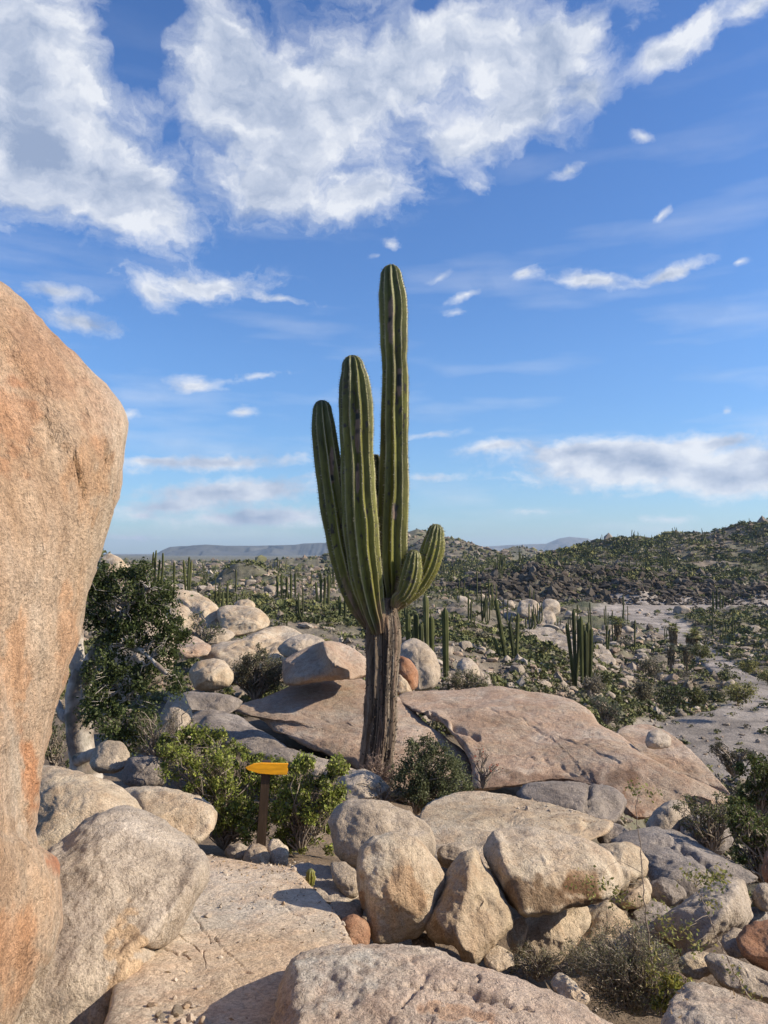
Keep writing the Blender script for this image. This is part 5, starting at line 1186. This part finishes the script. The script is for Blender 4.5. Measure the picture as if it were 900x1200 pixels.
def far_scatter():
    rng = np.random.default_rng(77)
    # rocks ------------------------------------------------
    px, x, y = sample(60000, 20, 420, rng)
    p2, x2, y2 = sample(42000, 183, 440, rng, (470, 980)); p3, x3, y3 = sample(9000, 183, 212, rng, (500, 980))
    p4, x4, y4 = sample(26000, 22, 80, rng, (340, 700)); p5, x5, y5 = sample(9000, 45, 150, rng, (120, 480))
    px = np.concatenate([px, p2, p3, p4, p5]); x = np.concatenate([x, x2, x3, x4, x5]); y = np.concatenate([y, y2, y3, y4, y5])
    w = wash_mask(px, y); z = H(x, y)
    cl = fbm(np.stack([x/22, y/22, x*0], -1), 3, 91)
    dens = np.clip(.36+cl*.75, .02, 1)
    dens = dens*np.where(px < 620, .75, 1.05)*np.where(w > .35, .30, 1); dens = np.where((y > 183) & (y < 250) & (px > 500), 1, dens)
    dens = np.where((np.abs(px-800) < 140) & (w < .35) & (y > 48) & (y < 120), 1.2, dens)
    m = (rng.random(len(x)) < dens*np.where((y > 214) & (px > 480), .12, .48))
    x, y, z, px, w = x[m], y[m], z[m], px[m], w[m]
    s = rng.lognormal(-1.0, .55, len(x))*np.interp(y, [25, 60, 200, 420], [.30, .62, 1.7, 2.6])*np.where(w > .35, .6, 1)
    s = np.minimum(s, y*.011); dk = sstep(0, 1, (y > 183)*(y < 214)*(px > 500)*1.0)  # bank rocks: dark rock and shade between boulders, both put into colour
    v = visible(x, y, z, s); x, y, z, s, px, dk = x[v], y[v], z[v], s[v], px[v], dk[v]
    order = np.argsort(np.where(y < 183, -s/y-rng.uniform(0, .003, len(s)), 9)); big = order[:240]; rest = order[240:]
    protos = [make_mesh('valley_boulder', *stone_proto(3, 300+i), M_ROCK['far'], True, np.ones((len(ICO3[0]), 3))*(.8+.04*i)) for i in range(9)]
    for k, i in enumerate(big):
        o = link('valley_boulder', protos[k % 9], None, (x[i], y[i], z[i]+s[i]*.15)); o.rotation_euler = (rng.uniform(-.3, .3), rng.uniform(-.3, .3), rng.uniform(0, 6)); o.scale = (s[i],)*3
        where = place(px[i], y[i]); big_ = ['pale', 'cream', 'light grey', 'buff', 'whitish'][k % 5]; sh_ = ['squat', 'blocky', 'rounded', 'wedge shaped', 'low', 'angular', 'humped', 'flat topped', 'upright'][k % 9]
        tag(o, sh_+' '+big_.split()[-1]+' boulder '+where, 'boulder', 'boulders '+where)
    up = ((y > 214) & (px > 480))[rest]; cc = (1-.38*up)[:, None]*ROCKCOL[rng.integers(5, size=len(rest))]*rng.uniform(.7, 1.05, (len(rest), 1))*(1-.70*dk[rest])[:, None]
    V, F, K = scatter_stones(np.stack([x, y, z], -1)[rest], s[rest], 1, rng, cc, .3)
    tag(obj('rubble', V, F, M_FARROCK, None, False, K), 'countless small rocks covering the desert slopes', 'rubble', None, 'stuff')
    # shrubs -----------------------------------------------
    px, x, y = sample(52000, 20, 430, rng)
    p2, x2, y2 = sample(60000, 200, 440, rng, (470, 980)); p4, x4, y4 = sample(14000, 22, 90, rng, (300, 700)); px = np.concatenate([px, p2, p4]); x = np.concatenate([x, x2, x4]); y = np.concatenate([y, y2, y4])
    w = wash_mask(px, y); z = H(x, y); cl = fbm(np.stack([x/16, y/16, x*0+4], -1), 3, 95)
    dens = np.clip(.40+cl*.7, .05, 1)*np.where(w > .35, .10, 1); dens = np.where((px > 780) & (y > 75) & (y < 185), 1.0*np.where(w > .35, .15, 1), dens)
    dens = np.where((y > 184) & (y < 210) & (px > 505), 1.4*dens+.15, dens); m = rng.random(len(x)) < dens*.55
    x, y, z, px = x[m], y[m], z[m], px[m]
    s = rng.lognormal(-.65, .4, len(x))*np.interp(y, [25, 60, 150, 420], [.45, .85, 1.5, 2.6]); s = np.minimum(s, y*.014)
    v = visible(x, y, z, s); x, y, z, s, px = x[v], y[v], z[v], s[v], px[v]
    order = np.argsort(-s/y); big = order[:230]; rest = order[230:]
    pm = []
    for i in range(12):
        V, F = puff_proto(500+i, 520); V = V.copy(); c = BUSHCOL[i % 6]
        V2, F2 = leaves((V.reshape(-1, 4, 3).mean(1))*1.0, .14, .5, np.random.default_rng(i), .4)
        pm.append(make_mesh('desert_shrub', V2, F2, M_FARVEG, False, leafcols(len(F2), [c, c*1.3, c*.7], np.random.default_rng(i))))
    for k, i in enumerate(big):
        o = link('desert_shrub', pm[k % 12], None, (x[i], y[i], z[i]-.05*s[i])); o.rotation_euler = (0, 0, rng.uniform(0, 6)); o.scale = (s[i], s[i], s[i]*rng.uniform(.8, 1.15))
        kind = ['dark olive', 'olive green', 'yellow green', 'dry brownish', 'deep green', 'leafless grey brown'][(k % 12) % 6]
        where = place(px[i], y[i])
        tag(o, kind+' desert shrub '+where, 'shrub', kind+' shrubs '+where)
    VV = []; FF = []; CC = []; n = 0; ci = rng.integers(6, size=len(rest)); ci = np.where(rng.random(len(rest)) < .5, rng.integers(2, size=len(rest)), ci)
    for q in range(8):
        V, F = puff_proto(600+q, 34, .8); m = rest[q::8]; c = ci[q::8]; a = rng.uniform(0, 6.28, len(m)); R = np.zeros((len(m), 3, 3)); R[:, 0, 0] = R[:, 1, 1] = np.cos(a); R[:, 0, 1] = -np.sin(a); R[:, 1, 0] = np.sin(a); R[:, 2, 2] = 1
        W = np.einsum('nij,vj->nvi', R, V)*s[m][:, None, None]+np.stack([x, y, z], -1)[m][:, None]
        VV.append(W.reshape(-1, 3)); FF.append((F[None]+(np.arange(len(m))*len(V))[:, None, None]).reshape(-1, 4)+n); n += W.shape[0]*W.shape[1]
        CC.append(np.repeat(BUSHCOL[c]*rng.uniform(.75, 1.25, (len(m), 1)), len(V), 0))
    tag(obj('scrub', np.concatenate(VV), np.concatenate(FF), M_FARVEG, None, False, np.concatenate(CC)), 'low desert scrub covering the plain and hills', 'scrub', None, 'stuff')
    # far speckle on the distant hills ----------------------
    px, x, y = sample(15000, 420, 1250, rng); z = H(x, y); s = rng.lognormal(.1, .4, len(x))*np.interp(y, [420, 1200], [1.3, 3.0])
    v = visible(x, y, z, s); x, y, z, s = x[v], y[v], z[v], s[v]; isr = rng.random(len(x)) < .55
    V, F, K = scatter_stones(np.stack([x, y, z], -1)[isr], s[isr]*.9, 1, rng, ROCKCOL[rng.integers(5, size=isr.sum())]*.62, .3)
    V2, F2, K2 = scatter_stones(np.stack([x, y, z], -1)[~isr], s[~isr], 1, rng, BUSHCOL[rng.integers(5, size=(~isr).sum())]*.62, .3)
    tag(obj('distant_rubble', V, F, M_FARROCK, None, False, K), 'rocks dotting the distant hills', 'rubble', None, 'stuff')
    tag(obj('distant_scrub', V2, F2, M_FARVEG, None, False, K2), 'scrub dotting the distant hills', 'scrub', None, 'stuff')
    # columnar cacti ---------------------------------------
    px, x, y = sample(3000, 45, 430, rng)
    w = wash_mask(px, y); z = H(x, y); cl = fbm(np.stack([x/30, y/30, x*0+8], -1), 3, 99)
    m = (rng.random(len(x)) < np.clip(.5+cl*.9, .1, 1)) & (w < .2) & ~((y < 90) & (px > 560)) & ((px > 165) | (y > 90)) & (rng.random(len(x)) < np.where(px < 480, .33, np.where(y < 200, .40, 1.0))); x, y, z, px = x[m], y[m], z[m], px[m]
    h = 1.6+3.9*rng.random(len(x))**1.3*np.interp(y, [45, 120, 430], [.62, 1.0, 1.35]); v = visible(x, y, z, h*.6); x, y, z, h, px = x[v], y[v], z[v], h[v], px[v]
    idx = rng.permutation(len(x))[:270]
    def cact_proto(k, seed):
        r = np.random.default_rng(seed); VV = []; FF = []; n = 0
        for q in range(k):
            nr = 7; na = nr*3; hh = 1.0 if q == 0 else r.uniform(.35, .95); ox = 0 if q == 0 else r.uniform(.06, .19)*r.choice([-1, 1]); oy = 0 if q == 0 else r.uniform(-.08, .08)
            t = np.concatenate([[-.08], np.linspace(.05, .9, 7), [.96, .99, 1.0]]); rad = .024*np.array([.9]+[1]*7+[.8, .5, .05])*r.uniform(.85, 1.15)
            th = np.arange(na)/na*2*pi; ww = np.cos(th*nr)*.14+.9
            cx = ox*np.clip(t*4, .25, 1)+.02*np.sin(t*3+q); cy = oy*np.clip(t*4, .2, 1)
            V = np.stack([cx[:, None]+(rad[:, None]*ww*np.cos(th)), cy[:, None]+(rad[:, None]*ww*np.sin(th)), np.broadcast_to((t*hh)[:, None], (len(t), na))], -1).reshape(-1, 3)
            i = np.arange(na); j = (i+1) % na
            F = np.concatenate([np.stack([a*na+i, a*na+j, (a+1)*na+j, (a+1)*na+i], -1) for a in range(len(t)-1)])
            VV.append(V); FF.append(F+n); n += len(V)
        V = np.concatenate(VV); c = np.array(CG[seed % 3])*(1+.3*fbm(V*9, 2, seed)[:, None])
        return make_mesh('columnar_cactus', V, np.concatenate(FF), M_FARVEG, True, c)
    cp = [cact_proto(k, 700+i) for i, k in enumerate([1, 1, 2, 3, 2, 3, 4, 6, 5])]
    nm = ['single', 'single', 'two stemmed', 'three stemmed', 'two stemmed', 'three stemmed', 'four stemmed', 'many stemmed', 'many stemmed']
    for i in idx:
        k = rng.integers(9); o = link('columnar_cactus', cp[k], None, (x[i], y[i], z[i])); o.scale = (h[i]*1.0, h[i]*1.0, h[i]); o.rotation_euler = (rng.normal()*.03, rng.normal()*.03, rng.uniform(0, 6))
        where = place(px[i], y[i])
        tag(o, ('tall ' if h[i] > 3.6 else 'short ')+nm[k]+' columnar cactus '+where, 'cactus', ('tall ' if h[i] > 3.6 else 'short ')+nm[k]+' cacti '+where)
far_scatter()

# shrubs one can point at along the wash
for lab, a in [('dark green rounded shrub at the near edge of the sandy wash', (785, 822, 17, 13, 47, 4)), ('olive shrub right beside the dark green one at the wash edge', (817, 822, 12, 10, 47, 1)),
               ('wide yellow green shrub on the sand at the right of the wash', (866, 820, 20, 12, 47, 2)), ('yellow green shrub by the right photo edge beyond the wash', (878, 785, 13, 8, 62, 2)),
               ('grey brown shrub left of the dark green one', (752, 815, 14, 10, 49, 3)), ('olive shrub below the shaggy grey plants', (822, 767, 12, 8, 66, 1)), ('bright yellow green shrub cut by the right edge', (903, 800, 14, 9, 56, 2)),
               ('silvery grey shrub behind the huge pink slab', (695, 808, 14, 10, 48, 5)), ('brownish shrub on the near bank of the wash', (765, 788, 16, 10, 60, 3)), ('olive shrub at the foot of the paired cactus clusters', (705, 800, 13, 9, 55, 0))]:
    px, py, rx, ry, Y, ci = a; c = BUSHCOL[ci]
    bush(lab, [(px, py-ry*.6, rx, ry)], Y, (px, py+ry*.3), .14, .5, 1500, [c, c*1.35, c*.7], int(px), 40, .02, sub=26, spread=.3)

# ------------------------------------------------------------------ air
def haze():
    V = np.array([(x, y, z) for x in (-16500, 16500) for y in (-16500, 16500) for z in (-31, 260)], float)
    F = np.array([(0, 1, 3, 2), (4, 6, 7, 5), (0, 4, 5, 1), (2, 3, 7, 6), (0, 2, 6, 4), (1, 5, 7, 3)])
    m = bpy.data.materials.new('haze_air'); m.use_nodes = True; nt = m.node_tree; nt.nodes.clear()
    out = nt.nodes.new('ShaderNodeOutputMaterial'); pv = nt.nodes.new('ShaderNodeVolumePrincipled')
    pv.inputs['Color'].default_value = (.62, .79, 1.0, 1); pv.inputs['Density'].default_value = HAZE; pv.inputs['Anisotropy'].default_value = .2
    nt.links.new(pv.outputs[0], out.inputs['Volume'])
    o = obj('haze', V, F, m, None, False); tag(o, kind='stuff', label='faint desert haze')
HAZE = 0.8e-4
haze()
